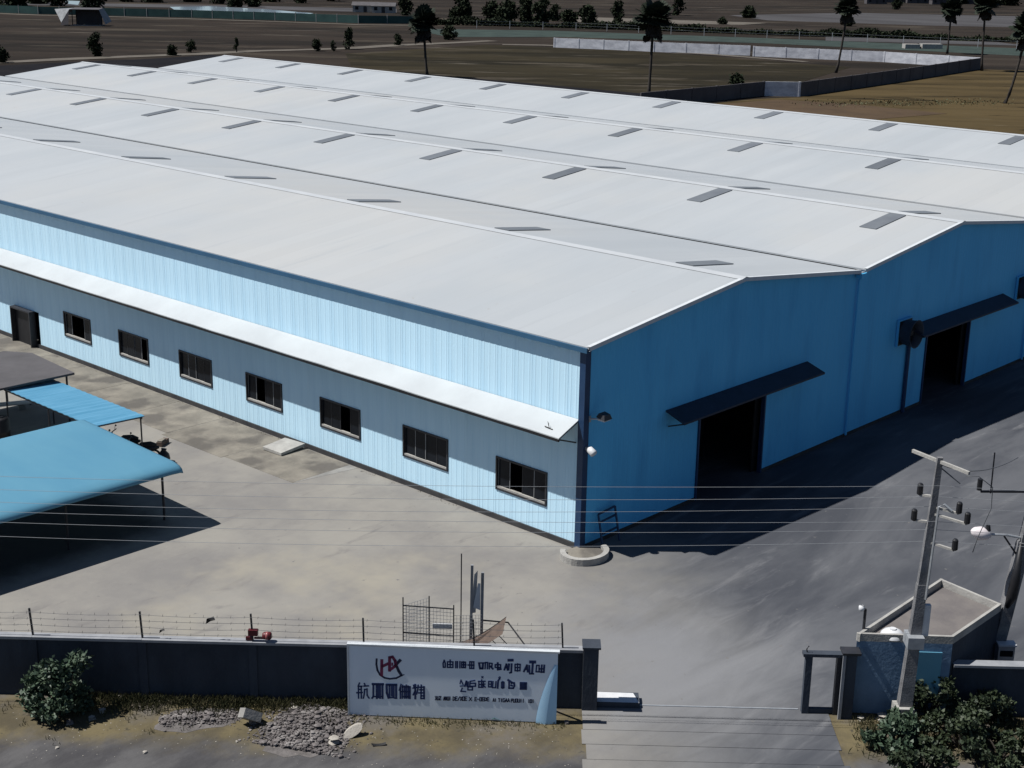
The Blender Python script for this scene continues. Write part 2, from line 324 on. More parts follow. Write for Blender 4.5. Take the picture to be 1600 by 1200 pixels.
# ------------------------------------------------------------------ far fields
sheet('field', [(167.63, 209.79), (216.71, 215.35), (231.15, 179.72), (229.99, 123.55), (159.75, 99.78), (132.48, 101.77), (123.10, 154.35)], 0.03, 'field_olive')
sheet('field', [(128.93, 96.62), (155.20, 96.71), (163.94, 94.05), (247.81, 103.49), (269.83, 82.52), (124.05, 26.92), (106.53, 62.12)], 0.03, 'field_gold')
sheet('field', [(139.16, 95.55), (157.27, 93.91), (160.62, 82.80), (159.72, 66.43), (139.09, 70.15), (130.21, 83.05)], 0.06, 'field_red')
sheet('field', [(85.76, 218.91), (109.26, 219.82), (125.78, 219.04), (141.50, 221.81), (144.75, 206.73), (138.86, 162.08), (108.60, 137.66), (57.98, 163.68)], 0.05, 'field_dark')
sheet('field', [(144.60, 168.36), (147.75, 108.66), (157.00, 97.92), (129.69, 96.04), (120.51, 142.00)], 0.055, 'field_dark')
sheet('field', [(250.19, 278.49), (280.07, 251.18), (305.78, 193.98), (330.50, 123.47), (300.52, 110.61), (285.19, 180.36), (258.66, 227.51), (231.00, 243.18)], 0.03, 'field_teal')
sheet('field', [(427.50, 291.74), (502.44, 283.62), (550.89, 218.05), (453.27, 176.16), (425.67, 208.93), (403.94, 258.95)], 0.03, 'field_grey')
sheet('field', [(358.21, 311.75), (386.66, 247.51), (366.08, 243.79), (326.18, 286.69)], 0.04, 'path_dirt')
sheet('field', [(232.56, 500.65), (299.50, 443.41), (344.66, 387.28), (320.89, 361.27), (281.67, 418.41), (221.16, 478.40)], 0.04, 'field_grey')
sheet('field', [(327.03, 188.77), (350.24, 148.22), (339.15, 135.87), (309.94, 178.35)], 0.07, 'field_grey')
sheet('water', [(274.10, 433.63), (292.14, 433.09), (294.60, 401.22), (289.32, 369.29), (272.71, 355.64), (269.74, 383.14), (249.67, 391.73)], 0.06, 'water')
sheet('water', [(270.88, 502.02), (273.23, 494.03), (252.55, 460.63), (254.92, 472.78)], 0.07, 'water')
strip('path', [(89.82, 226.98), (96.90, 226.04), (110.64, 226.83), (131.76, 225.81), (143.71, 224.90), (156.37, 226.29), (168.39, 223.69), (179.09, 222.11), (196.24, 224.87), (210.66, 224.61), (229.33, 225.36)], 4.6, 0.08, 'path_dirt')
strip('path', [(220.14, 213.29), (227.29, 206.19), (231.36, 195.44), (234.32, 180.32), (236.15, 161.60), (234.72, 137.21)], 3.2, 0.08, 'path_dirt')
strip('path', [(188.42, 423.00), (198.89, 393.64), (212.06, 378.17), (227.51, 352.45), (240.80, 328.25), (251.19, 301.86), (264.43, 291.01)], 3.5, 0.08, 'path_dirt')

# ------------------------------------------------------------------ the warehouse
H, W, A, LEN, NS = 8.0, 18.93, 1.077/9.465, 112.7, 4
XO, YO = 0.20, 0.30
wh = thing('warehouse', 'long pale blue warehouse with four white gabled roof spans and dark doorways', 'warehouse')
def zr(x):                                   # top of the roof
    i = min(max(int(x//W), 0), NS-1); t = x-i*W
    return H+A*(t if t < W/2 else W-t)
# long wall: ribbed panels, each its own sheet
def panel_mesh(name, wd, z0, z1):
    prof = [(0, 0.012)]
    k = 3
    for j in range(k):
        c = wd*(j+0.5)/k
        prof += [(c-0.04, 0.0), (c-0.022, -0.006), (c+0.022, -0.006), (c+0.04, 0.0)]
    prof = [(0, 0.008), (0.01, 0.0)]+prof[1:]+[(wd-0.01, 0.0), (wd, 0.008)]
    mb = MB(); n = len(prof)
    mb.add([(x, y_, z0) for y_, x in prof]+[(x, y_, z1) for y_, x in prof], [(i, n+i, n+i+1, i+1) for i in range(n-1)])
    return mb.mesh(name, 'wall_blue')
PW = 0.893; WIN0 = 1.69; STEP = 5.357; ZB, ZA = 0.24, 5.06
SILL, HEAD = 1.27, 2.65
cols = [(0.0, 0.797)]; yy = 0.797
while yy < 45.4: cols.append((yy, yy+PW)); yy += PW
meshes = {}
def panel(y0, wd, z0, z1):
    key = (round(wd, 3), z0, z1)
    if key not in meshes: meshes[key] = panel_mesh('wall_panel', wd, z0, z1)
    link('wall_panel', meshes[key], wh, (0, y0, 0))
for (a, b) in cols:
    mid = (a+b)/2; k = (mid-WIN0)/STEP; inwin = 0 <= k < 7 and (mid-WIN0-int(k)*STEP) < 3*PW
    door = 39.55 < mid < 41.75
    if inwin: panel(a, b-a, ZB, SILL); panel(a, b-a, HEAD, ZA)
    elif door: panel(a, b-a, 2.05, ZA)
    else: panel(a, b-a, ZB, ZA)
    panel(a, b-a, ZA, 7.93)
MB().box(-0.02, 0.05, yy, LEN, ZB, 7.93).build('wall', 'wall_blue', wh)
MB().box(-0.06, 0.12, 0.02, 39.5, 0, ZB-0.004).box(-0.06, 0.12, 41.9, LEN, 0, ZB-0.004).build('plinth', 'plinth', wh)
# gable wall with shallow ribs and two door openings
DOORS = [(7.30, 11.95, 3.56), (26.35, 30.95, 3.86)]
xs = []
x = 0.0
while x < NS*W-0.2:
    xs += [(x, 0.0), (x+0.2, 0.0), (x+0.225, -0.006), (x+0.275, -0.006)]; x += 0.3
xs.append((NS*W, 0.0))
for (a, b, h) in DOORS: xs = [q for q in xs if not (abs(q[0]-a) < 0.03 or abs(q[0]-b) < 0.03)]+[(a, 0.0), (b, 0.0)]
for i in range(1, 2*NS): xs.append((i*W/2, 0.0))
xs.sort()
mb = MB()
for (xa, ya), (xb, yb) in zip(xs, xs[1:]):
    if xb-xa < 1e-4: continue
    z0 = 0.05
    for (a, b, h) in DOORS:
        if a-1e-3 <= xa and xb <= b+1e-3: z0 = h
    mb.add([(xa, ya, z0), (xb, yb, z0), (xb, yb, zr(min(xb, NS*W-1e-3))-0.08), (xa, ya, zr(xa)-0.08)], [(0, 1, 2, 3)])
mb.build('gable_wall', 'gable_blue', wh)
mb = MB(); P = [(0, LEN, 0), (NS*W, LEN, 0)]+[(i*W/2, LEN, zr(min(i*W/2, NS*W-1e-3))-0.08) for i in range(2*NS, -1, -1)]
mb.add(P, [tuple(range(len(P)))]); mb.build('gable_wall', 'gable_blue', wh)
MB().box(NS*W-0.05, NS*W, 0.02, LEN-0.02, 0, H-0.1).build('wall', 'wall_blue', wh)
MB().box(0.1, 7.28, -0.045, 0.1, 0, 0.16).box(11.97, 26.33, -0.045, 0.1, 0, 0.16).box(30.97, NS*W, -0.045, 0.1, 0, 0.16).build('plinth', 'plinth', wh)
MB().box(-0.075, 0.22, -0.075, 0.02, 0.0, 7.9).box(-0.075, -0.035, 0.02, 0.20, 0.0, 7.9).build('corner_trim', 'trim_blue', wh)
# roof slopes, ridge caps, valley gutters, verge trims
T = 0.07
for i in range(NS):
    x0 = i*W+(0.24 if i else -XO); x1 = i*W+W/2; x2 = (i+1)*W-(0.24 if i < NS-1 else -XO)
    for (a, b, za, zb) in ((x0, x1, H+A*(x0-i*W), H+A*W/2), (x1, x2, H+A*W/2, H+A*((i+1)*W-x2))):
        n = 24; mb = MB(); P = []
        for j in range(n+1):
            yv = -YO+(LEN+2*YO)*j/n
            P += [(a, yv, za), (b, yv, zb), (a, yv, za-T), (b, yv, zb-T)]
        Fs = []
        for j in range(n):
            k = 4*j; Fs += [(k, k+1, k+5, k+4), (k+2, k+6, k+7, k+3), (k, k+4, k+6, k+2), (k+1, k+3, k+7, k+5)]
        Fs += [(0, 2, 3, 1), (4*n, 4*n+1, 4*n+3, 4*n+2)]
        mb.add(P, Fs).build('roof_slope', 'roof', wh)
        v = MB(); v.add([(a, -YO-0.05, za+0.03), (b, -YO-0.05, zb+0.03), (b, -YO+0.12, zb+0.03), (a, -YO+0.12, za+0.03), (a, -YO-0.05, za-0.13), (b, -YO-0.05, zb-0.13), (b, -YO-0.003, zb-0.13), (a, -YO-0.003, za-0.13)],
            [(0, 1, 2, 3), (0, 4, 5, 1), (4, 7, 6, 5)]).build('verge_trim', 'white_trim', wh)
    zt = H+A*W/2
    MB().add([(x1-0.3, -YO-0.06, zt-A*0.3+0.02), (x1, -YO-0.06, zt+0.06), (x1+0.3, -YO-0.06, zt-A*0.3+0.02), (x1-0.3, LEN+YO, zt-A*0.3+0.02), (x1, LEN+YO, zt+0.06), (x1+0.3, LEN+YO, zt-A*0.3+0.02)],
             [(0, 1, 4, 3), (1, 2, 5, 4), (0, 3, 4), (0, 1, 2)][:2]).build('ridge_cap', 'ridge', wh)
    if i:
        MB().box(i*W-0.3, i*W+0.3, -YO+0.02, LEN+YO, H-0.16, H-0.10).build('valley_gutter', 'gutter', wh)
MB().box(-XO-0.08, -XO-0.01, -YO+0.03, LEN, H-0.24, H-0.06).build('eave_gutter', 'gutter_blue', wh)
MB().box(-XO, -0.04, -YO+0.05, LEN, H-0.25, H-0.22).build('soffit', 'gutter_blue', wh)
# skylights
def sky_mesh(down):
    s = -A if down else A
    mb = MB(); P = []
    for (dx, dy) in ((0, 0), (2.95, 0), (2.95, 0.92), (0, 0.92)): P += [(dx, dy, s*dx-0.02), (dx, dy, s*dx+0.045)]
    mb.add(P, [(1, 3, 5, 7), (0, 2, 3, 1), (2, 4, 5, 3), (4, 6, 7, 5), (6, 0, 1, 7)])
    return mb.mesh('skylight', 'skylight')
su, sd = sky_mesh(False), sky_mesh(True)
for i in range(NS):
    for k in range(11):
        ys = 2.6+10.6*k
        if i: link('skylight', su, wh, (i*W+6.1, ys, H+A*6.1))
        if i < NS-1: link('skylight', sd, wh, (i*W+W/2+0.45, ys, H+A*(W/2-0.45)))
# awning over the windows
AW0, AW1 = 0.2, 45.5
aw = MB(); n = 30; P = []
for j in range(n+1):
    yv = AW0+(AW1-AW0)*j/n; dz = R.uniform(-0.012, 0.012)
    P += [(-0.02, yv, 5.12), (-1.13, yv, 4.66+dz), (-0.02, yv, 5.08), (-1.13, yv, 4.62+dz)]
Fs = []
for j in range(n):
    k = 4*j; Fs += [(k, k+4, k+5, k+1), (k+2, k+3, k+7, k+6), (k+1, k+5, k+7, k+3)]
Fs += [(0, 1, 3, 2), (4*n, 4*n+2, 4*n+3, 4*n+1)]
aw = aw.add(P, Fs).build('awning', 'awning', wh)
MB().box(-1.12, -1.06, AW0+0.02, AW1, 4.50, 4.615).build('fascia', 'black', aw)
MB().add([(-0.04, AW0+0.03, 5.02), (-1.05, AW0+0.03, 4.60), (-1.05, AW1, 4.60), (-0.04, AW1, 5.02), (-0.04, AW0+0.03, 5.00), (-1.05, AW0+0.03, 4.58), (-1.05, AW1, 4.58), (-0.04, AW1, 5.00)], [(0, 1, 2, 3), (7, 6, 5, 4), (0, 4, 5, 1), (2, 6, 7, 3)]).build('added_shade_sheet', 'dark_steel', aw)  # dark sheet added under the awning to deepen its shade on the wall
for k in range(18):
    yv = AW0+0.12+k*2.6
    MB().beam((-0.03, yv, 4.2), (-1.05, yv, 4.56), 0.05).beam((-0.03, yv, 4.98), (-1.05, yv, 4.58), 0.05).build('bracket', 'dark_steel', aw)
# windows
def bars(mb, y0, y1, z0, z1, x0, x1, t):
    mb.box(x0, x1, y0, y1, z0, z0+t).box(x0, x1, y0, y1, z1-t, z1).box(x0, x1, y0, y0+t, z0+t, z1-t).box(x0, x1, y1-t, y1, z0+t, z1-t); return mb
for k in range(7):
    y0 = WIN0+k*STEP; y1 = y0+3*PW
    wn = bars(MB(), y0+0.003, y1-0.003, SILL+0.003, HEAD-0.003, -0.045, 0.10, 0.07).build('window', 'dark_steel', wh)
    wn['label'] = 'dark framed sliding window in the lower long wall'
    wdt = (y1-y0-0.14)/4
    slide = [(0, 1, 3), (0, 1, 2, 3), (0, 2, 3), (0, 1, 3), (0, 1, 2, 3), (1, 2, 3), (0, 3)][k]
    for q in range(4):
        if q in slide:
            a = y0+0.07+q*wdt; pn = bars(MB(), a+0.003, a+wdt-0.003, SILL+0.08, HEAD-0.075, 0.02+0.03*(q % 2), 0.045+0.03*(q % 2), 0.028).build('sash', 'tin' if (q+k) % 3 == 0 else 'dark_steel', wn)
            MB().box(0.03+0.03*(q % 2), 0.036+0.03*(q % 2), a+0.028, a+wdt-0.028, SILL+0.105, HEAD-0.10).build('pane', 'glass', wn)
    MB().box(-0.02, 0.09, y0+0.08, y1-0.08, SILL+0.075, SILL+0.15).build('sill', 'pale_concrete', wn)
    MB().box(1.2, 1.25, y0-1, y1+1, 0.6, 3.4).build('added_window_backing', 'black', wn)  # black panel added behind the window to keep the opening dark
# personnel door at the far end of the visible wall
pd = MB().box(-0.35, 0.02, 39.62, 39.70, 0, 2.05).box(-0.35, 0.02, 41.66, 41.74, 0, 2.05).box(-0.35, 0.02, 39.70, 41.66, 1.97, 2.05).build('door', 'dark_steel', wh)
MB().box(-0.10, -0.05, 39.72, 41.64, 0.02, 1.96).build('door_leaf', 'black', pd)
MB().box(-0.12, -0.10, 39.9, 39.95, 0.95, 1.1).build('handle', 'galv', pd)
# doorways in the gable with sliding leaves inside and canopies above
for k, (a, b, h) in enumerate(DOORS):
    dw = MB().box(a-0.09, a, -0.07, 0.12, 0.0, h).box(b, b+0.09, -0.07, 0.12, 0.0, h).box(a-0.09, b+0.09, -0.07, 0.12, h+0.002, h+0.12).build('doorway', 'trim_blue', wh)
    MB().box(a-2.2, a+0.25, 0.25, 0.31, 0.06, h+0.1).build('door_leaf', 'black', dw)
    MB().box(b-0.25, b+2.2, 0.25, 0.31, 0.06, h+0.1).build('door_leaf', 'black', dw)
    c0, c1 = (4.95, 15.2) if k == 0 else (24.2, 34.6)
    cn = MB().add([(c0, -0.03, 4.42), (c1, -0.03, 4.42), (c1+0.0, -0.95, 4.10), (c0, -0.95, 4.10), (c0, -0.03, 4.36), (c1, -0.03, 4.36), (c1, -0.95, 4.02), (c0, -0.95, 4.02)],
        [(0, 3, 2, 1), (4, 5, 6, 7), (2, 3, 7, 6), (0, 4, 7, 3), (1, 2, 6, 5)]).build('door_canopy', 'canopy_navy', wh)
    for q in range(5):
        xx = c0+0.2+(c1-c0-0.4)*q/4
        MB().beam((xx, -0.04, 3.72), (xx, -0.9, 4.02), 0.05).build('bracket', 'dark_steel', cn)
    MB().box(a+0.02, b-0.02, 3.0, 3.1, 0.02, h+0.6).build('added_door_backing', 'black', dw)  # black panel added inside to keep the doorway dark
# rainwater pipes
MB().tube([(W+0.05, -0.2, H-0.2), (W+0.05, -0.12, H-0.5), (W+0.05, -0.10, 0.12)], 0.055, 8).box(W-0.2, W+0.3, -0.36, -0.08, H-0.35, H-0.13).build('downpipe', 'gable_blue', wh)
MB().tube([(2*W+0.05, -0.2, H-0.2), (2*W+0.05, -0.12, H-0.5), (2*W+0.05, -0.10, 0.12)], 0.055, 8).box(2*W-0.2, 2*W+0.3, -0.36, -0.08, H-0.35, H-0.13).build('downpipe', 'gable_blue', wh)
MB().tube([(24.35, -0.12, 3.75), (24.35, -0.12, 0.05)], 0.10, 8).build('downpipe', 'trim_blue', wh)

# things fixed to the warehouse
def floodlight(loc, label):
    t = thing('floodlight', label, 'lamp', loc, 0, 'lamps on the warehouse corner')
    MB().tube([(0, 0.02, 0), (0.12, -0.28, 0.04), (0.3, -0.42, 0.05)], 0.035, 8).build('arm', 'galv', t)
    MB().box(-0.05, 0.05, -0.03, 0.0, -0.12, 0.12).build('bracket', 'galv', t)
    hd = MB().add([(0.1, -0.62, 0.02), (0.55, -0.62, 0.02), (0.6, -0.22, 0.10), (0.1, -0.22, 0.10), (0.16, -0.56, 0.2), (0.5, -0.56, 0.2), (0.52, -0.28, 0.24), (0.16, -0.28, 0.24)],
        [(3, 2, 1, 0), (4, 5, 6, 7), (0, 1, 5, 4), (1, 2, 6, 5), (2, 3, 7, 6), (3, 0, 4, 7)]).build('lamp_head', 'dark_steel', t)
    MB().box(0.14, 0.5, -0.58, -0.27, -0.03, 0.03).build('lens', 'white_paint', hd)
    return t
floodlight((0.24, -0.08, 5.15), 'small floodlight on an arm at the warehouse corner above the white box')
t = thing('camera_box', 'small white security camera housing on the corner trim below the floodlight', 'camera', (0.1, -0.08, 4.05))
MB().box(-0.06, 0.06, -0.12, 0.0, -0.06, 0.06).build('bracket', 'galv', t)
MB().tube([(0.0, -0.1, 0.02), (0.0, -0.16, 0.0), (0.0, -0.36, -0.12), (0.0, -0.40, -0.15)], [0.06, 0.13, 0.15, 0.12], 10).build('housing', 'white_paint', t, True)
def fan(loc, label):
    t = thing('exhaust_fan', label, 'fan', loc, 0, 'round exhaust fans on the gable wall')
    MB().box(-0.66, 0.66, -0.12, 0.0, -0.66, 0.66).build('mounting_plate', 'gable_blue', t)
    n = 20; mb = MB(); P = []
    for (yv, r) in ((-0.10, 0.60), (-0.70, 0.66), (-0.74, 0.70), (-0.74, 0.64), (-0.3, 0.58)):
        for j in range(n): P.append((r*math.cos(2*PI*j/n), yv, r*math.sin(2*PI*j/n)))
    mb.add(P, [(k*n+j, k*n+(j+1) % n, (k+1)*n+(j+1) % n, (k+1)*n+j) for k in range(4) for j in range(n)]).build('hood', 'wall_dark', t, True)
    hb = MB().tube([(0, -0.2, 0), (0, -0.5, 0)], 0.12, 10).build('hub', 'black', t)
    for j in range(6):
        a = 2*PI*j/6; b = a+0.5
        MB().add([(0.1*math.cos(a), -0.38, 0.1*math.sin(a)), (0.55*math.cos(a), -0.42, 0.55*math.sin(a)), (0.55*math.cos(b), -0.30, 0.55*math.sin(b)), (0.1*math.cos(b), -0.32, 0.1*math.sin(b))], [(0, 1, 2, 3)]).build('blade', 'black', hb)
    MB().box(-0.6, 0.6, -0.13, -0.121, -0.6, 0.6).build('back_plate', 'black', t)
fan((23.75, -0.03, 4.25), 'round exhaust fan left of the farther gable doorway, above the dark pipe')
fan((36.75, -0.03, 4.45), 'round exhaust fan at the right edge of the picture beside the farther door canopy')
# planter ring at the corner
t = thing('planter', 'low half-round concrete planter kerb at the foot of the warehouse corner', 'planter', (-0.35, -0.55, 0.02))
mb = MB(); n = 16; P = []
for j in range(n+1):
    a = PI*0.68+PI*1.25*j/n; c, s = math.cos(a), math.sin(a)
    for (r, z) in ((1.0, 0.0), (1.0, 0.26), (0.78, 0.26), (0.78, 0.0)): P.append((r*c, r*s*0.85, z))
mb.add(P, [(4*j+q, 4*j+4+q, 4*j+4+(q+1) % 4, 4*j+(q+1) % 4) for j in range(n) for q in range(4)]+[(0, 1, 2, 3), (4*n+3, 4*n+2, 4*n+1, 4*n)]).build('kerb', 'pale_concrete', t)
mb = MB(); mb.add([(0.8*math.cos(2*PI*j/16), 0.68*math.sin(2*PI*j/16), 0.12) for j in range(16)], [tuple(range(16))]).build('soil', 'apron', t)
# frame leaning on the gable
t = thing('steel_frame', 'dark steel chair-like frame leaning on the shaded gable near the corner', 'frame', (0.72, -0.55, 0.02))
for a, b in (((0, 0, 0), (0.08, 0.35, 1.25)), ((1.05, 0.05, 0), (1.1, 0.38, 1.3)), ((0.08, 0.35, 1.25), (1.1, 0.38, 1.3)), ((0.03, 0.15, 0.5), (1.07, 0.2, 0.5)), ((0.06, 0.27, 0.95), (1.09, 0.3, 0.98))):
    MB().beam(a, b, 0.06).build('bar', 'trim_blue', t)
# drain cover slab by the long wall
t = thing('drain_slab', 'tilted pale concrete slab lying by the long wall below the fourth window', 'slab', (-0.85, 16.6, 0.03), 0.1)
MB().add([(-0.75, -0.55, 0.02), (0.65, -0.62, 0.10), (0.6, 0.6, 0.12), (-0.7, 0.66, 0.03), (-0.75, -0.55, 0.14), (0.65, -0.62, 0.24), (0.6, 0.6, 0.26), (-0.7, 0.66, 0.16)],
    [(3, 2, 1, 0), (4, 5, 6, 7), (0, 1, 5, 4), (1, 2, 6, 5), (2, 3, 7, 6), (3, 0, 4, 7)]).build('slab', 'pale_concrete', t)
MB().box(-0.6, 0.5, -0.5, 0.5, -0.02, 0.05).build('footing', 'plinth', t)
t = thing('wood_block', 'short dark timber offcut lying beyond the blue canopy', 'timber', (-4.35, 20.9, 0.03), 0.5)
MB().box(-0.35, 0.35, -0.13, 0.13, 0, 0.2).build('block', 'rust', t); MB().box(-0.3, 0.1, -0.1, 0.1, 0.203, 0.26).build('board', 'apron', t)

# ------------------------------------------------------------------ sheds on the left
sh = thing('shed', 'open shed with a smooth light blue roof in the left yard', 'shed', (-9.0, 13.0, 0.02))
# local: x to -12, y to 6.5; roof 2.5 high with a rolled front edge
prof = [(-0.62, 2.20), (-0.56, 2.32), (-0.40, 2.41), (-0.15, 2.46), (0.0, 2.48), (1.6, 2.52), (3.3, 2.56), (5.0, 2.60), (6.4, 2.63), (6.5, 2.60)]
xsn = [(-14, 0, 0), (-0.5, 0, 0), (-0.12, 0.0, -0.02), (0.0, 0.0, -0.06)]
mb = MB(); P = []
for (x, _, dz) in xsn:
    for (yv, z) in prof: P.append((x, yv, z+dz))
m_ = len(prof)
Fs = [(i*m_+j, (i+1)*m_+j, (i+1)*m_+j+1, i*m_+j+1) for i in range(len(xsn)-1) for j in range(m_-1)]
off = len(P); P += [(x, y_, z-0.05) for (x, y_, z) in P]
Fs += [tuple(off+q for q in reversed(f)) for f in Fs]
Fs += [((len(xsn)-1)*m_+j, off+(len(xsn)-1)*m_+j, off+(len(xsn)-1)*m_+j+1, (len(xsn)-1)*m_+j+1) for j in range(m_-1)]
Fs += [(i*m_, off+i*m_, off+(i+1)*m_, (i+1)*m_) for i in range(len(xsn)-1)]
mb.add(P, Fs).build('roof', 'shed_blue', sh, True)
for (x, y_) in ((-0.35, 0.3), (-4.5, 0.3), (-9, 0.3), (-13.5, 0.3), (-0.35, 6.1), (-4.5, 6.1), (-9, 6.1), (-13.5, 6.1)):
    MB().tube([(x, y_, 0), (x, y_, 2.42)], 0.05, 8).build('post', 'dark_steel', sh)
for y_ in (0.3, 6.1): MB().beam((-13.9, y_, 2.42), (-0.1, y_, 2.40), 0.06, 0.10).build('beam', 'dark_steel', sh)
for x in (-0.35, -4.5, -9, -13.5): MB().beam((x, -0.3, 2.30), (x, 6.3, 2.36), 0.06, 0.10).build('rafter', 'dark_steel', sh)
# ribbed canopy behind
cy = thing('canopy', 'low ribbed blue canopy on thin posts behind the blue shed', 'canopy', (-7.4, 23.2, 0.02))
n = 34; mb = MB(); P = []
for j in range(n+1):
    yv = -3.85+7.7*j/n; dz = 0.028 if j % 2 else 0.0
    P += [(-1.25, yv, 2.22+dz), (1.22, yv, 2.13+dz), (-1.25, yv, 2.19+dz), (1.22, yv, 2.10+dz)]
Fs = []
for j in range(n):
    k = 4*j; Fs += [(k, k+1, k+5, k+4), (k+2, k+6, k+7, k+3), (k, k+4, k+6, k+2), (k+1, k+3, k+7, k+5)]
Fs += [(0, 2, 3, 1)]
mb.add(P, Fs).build('roof', 'canopy_blue', cy)
for (x, y_) in ((1.12, -3.7), (-1.12, -3.7), (1.12, 0), (-1.12, 0), (1.12, 3.7), (-1.12, 3.7)): MB().tube([(x, y_, 0), (x, y_, 2.12)], 0.035, 8).build('post', 'dark_steel', cy)
for y_ in (-3.7, 0, 3.7): MB().beam((-1.2, y_, 2.14), (1.2, y_, 2.06), 0.05, 0.08).build('rafter', 'dark_steel', cy)
for x in (-1.12, 1.12): MB().beam((x, -3.8, 2.10 if x < 0 else 2.03), (x, 3.8, 2.10 if x < 0 else 2.03), 0.05, 0.08).build('purlin', 'dark_steel', cy)
gr = thing('lean_to', 'flat dark grey roofed lean-to beyond the ribbed blue canopy', 'shed', (-7.2, 28.6, 0.02))
MB().add([(-5.5, -2.2, 2.40), (1.75, -2.4, 2.46), (2.0, 1.9, 2.50), (1.2, 3.1, 2.5), (-5.5, 3.2, 2.46), (-5.5, -2.2, 2.30), (1.75, -2.4, 2.36), (2.0, 1.9, 2.40), (1.2, 3.1, 2.4), (-5.5, 3.2, 2.36)],
    [(0, 1, 2, 3, 4), (9, 8, 7, 6, 5), (0, 5, 6, 1), (1, 6, 7, 2), (2, 7, 8, 3), (3, 8, 9, 4), (4, 9, 5, 0)]).build('roof', 'grey_roof', gr)
for (x, y_) in ((1.5, -2.1), (1.6, 1.7), (-2, -2.0), (-2, 2.9), (-5.2, -2), (-5.2, 2.9), (1.0, 2.8)): MB().tube([(x, y_, 0), (x, y_, 2.34)], 0.05, 8).build('post', 'dark_steel', gr)
# motorbikes beside the posts
def torus(mb, c, r, t, ax):
    n, k = 18, 6; P = []
    for i in range(n):
        a = 2*PI*i/n
        for j in range(k):
            b = 2*PI*j/k; q = r+t*math.cos(b)
            P.append((c[0]+q*math.cos(a), c[1]+t*math.sin(b), c[2]+q*math.sin(a)))
    return mb.add(P, [(i*k+j, ((i+1) % n)*k+j, ((i+1) % n)*k+(j+1) % k, i*k+(j+1) % k) for i in range(n) for j in range(k)])
def motorbike(loc, rz, label):
    t = thing('motorbike', label, 'motorbike', loc, rz, 'parked motorbikes by the sheds')
    for cx in (-0.62, 0.62):
        wl = torus(MB(), (cx, 0, 0.29), 0.24, 0.05, 0).build('wheel', 'rubber', t, True)
        MB().tube([(cx, -0.05, 0.29), (cx, 0.05, 0.29)], 0.07, 8).beam((cx-0.2, 0, 0.29), (cx+0.2, 0, 0.29), 0.02).beam((cx, 0, 0.09), (cx, 0, 0.49), 0.02, 0.02, (1, 0, 0)).build('hub', 'galv', wl)
    MB().tube([(-0.85, 0, 0.66), (-0.5, 0, 0.62), (-0.1, 0, 0.48), (0.25, 0, 0.46), (0.42, 0, 0.72)], [0.06, 0.15, 0.14, 0.10, 0.07], 8).build('body', 'black', t, True)
    MB().tube([(-0.75, 0, 0.76), (-0.5, 0, 0.80), (-0.1, 0, 0.77), (0.06, 0, 0.70)], [0.07, 0.13, 0.12, 0.06], 8).build('seat', 'rubber', t, True)
    MB().tube([(0.62, 0, 0.30), (0.45, 0, 0.85), (0.42, 0, 0.98)], 0.035, 6).build('fork', 'galv', t)
    MB().tube([(0.36, -0.34, 1.04), (0.43, -0.12, 0.99), (0.43, 0.12, 0.99), (0.36, 0.34, 1.04)], 0.022, 6).build('handlebar', 'black', t)
    MB().tube([(0.48, 0, 0.86), (0.58, 0, 0.86)], [0.10, 0.08], 8).build('headlight', 'white_paint', t)
    for s in (-1, 1): MB().tube([(0.40, 0.25*s, 1.02), (0.40, 0.30*s, 1.16), (0.38, 0.36*s, 1.20)], [0.01, 0.01, 0.05], 6).build('mirror', 'black', t)
motorbike((*(-6.33, 19.67), 0.02), 2.4, 'dark motorbike parked at the corner post of the ribbed blue canopy')
motorbike((*(-6.32, 21.05), 0.02), 2.2, 'dark motorbike half hidden behind the blue shed roof, left of the other')
t = thing('sack', 'small dark sack showing over the end of the blue shed roof', 'sack', (*(-5.58, 18.95), 0.02))
MB().tube([(0, 0, 0), (0, 0, 0.12), (0, 0.03, 0.35), (0.03, 0.05, 0.5), (0.05, 0.05, 0.58)], [0.2, 0.27, 0.24, 0.1, 0.13], 9).build('bag', 'black', t, True); MB().tube([(0.02, 0.05, 0.49), (0.04, 0.05, 0.52)], 0.11, 8).build('tie', 'rust', t)
t = thing('water_drum', 'black upright drum at the left edge beside the ribbed canopy', 'drum', (*(-9.41, 25.94), 0.02))
MB().tube([(0, 0, 0), (0, 0, 0.1), (0, 0, 0.55), (0, 0, 0.6), (0, 0, 0.65), (0, 0, 1.15), (0, 0, 1.25)], [0.36, 0.40, 0.40, 0.43, 0.40, 0.40, 0.34], 18).build('barrel', 'black', t, True)
MB().tube([(0, 0, 1.25), (0, 0, 1.30)], 0.18, 12).build('lid', 'dark_steel', t)
t = thing('pipe', 'pale pipe lying across two low blocks at the left edge under the canopy', 'pipe', (*(-6.84, 30.21), 0.02), -0.35)
MB().tube([(-1.4, 0, 0.36), (1.1, 0, 0.30)], 0.11, 12).build('tube', 'white_paint', t, True)
MB().box(-1.0, -0.7, -0.2, 0.2, 0, 0.24).build('block', 'concrete', t); MB().box(0.5, 0.8, -0.2, 0.2, 0, 0.2).build('block', 'concrete', t)

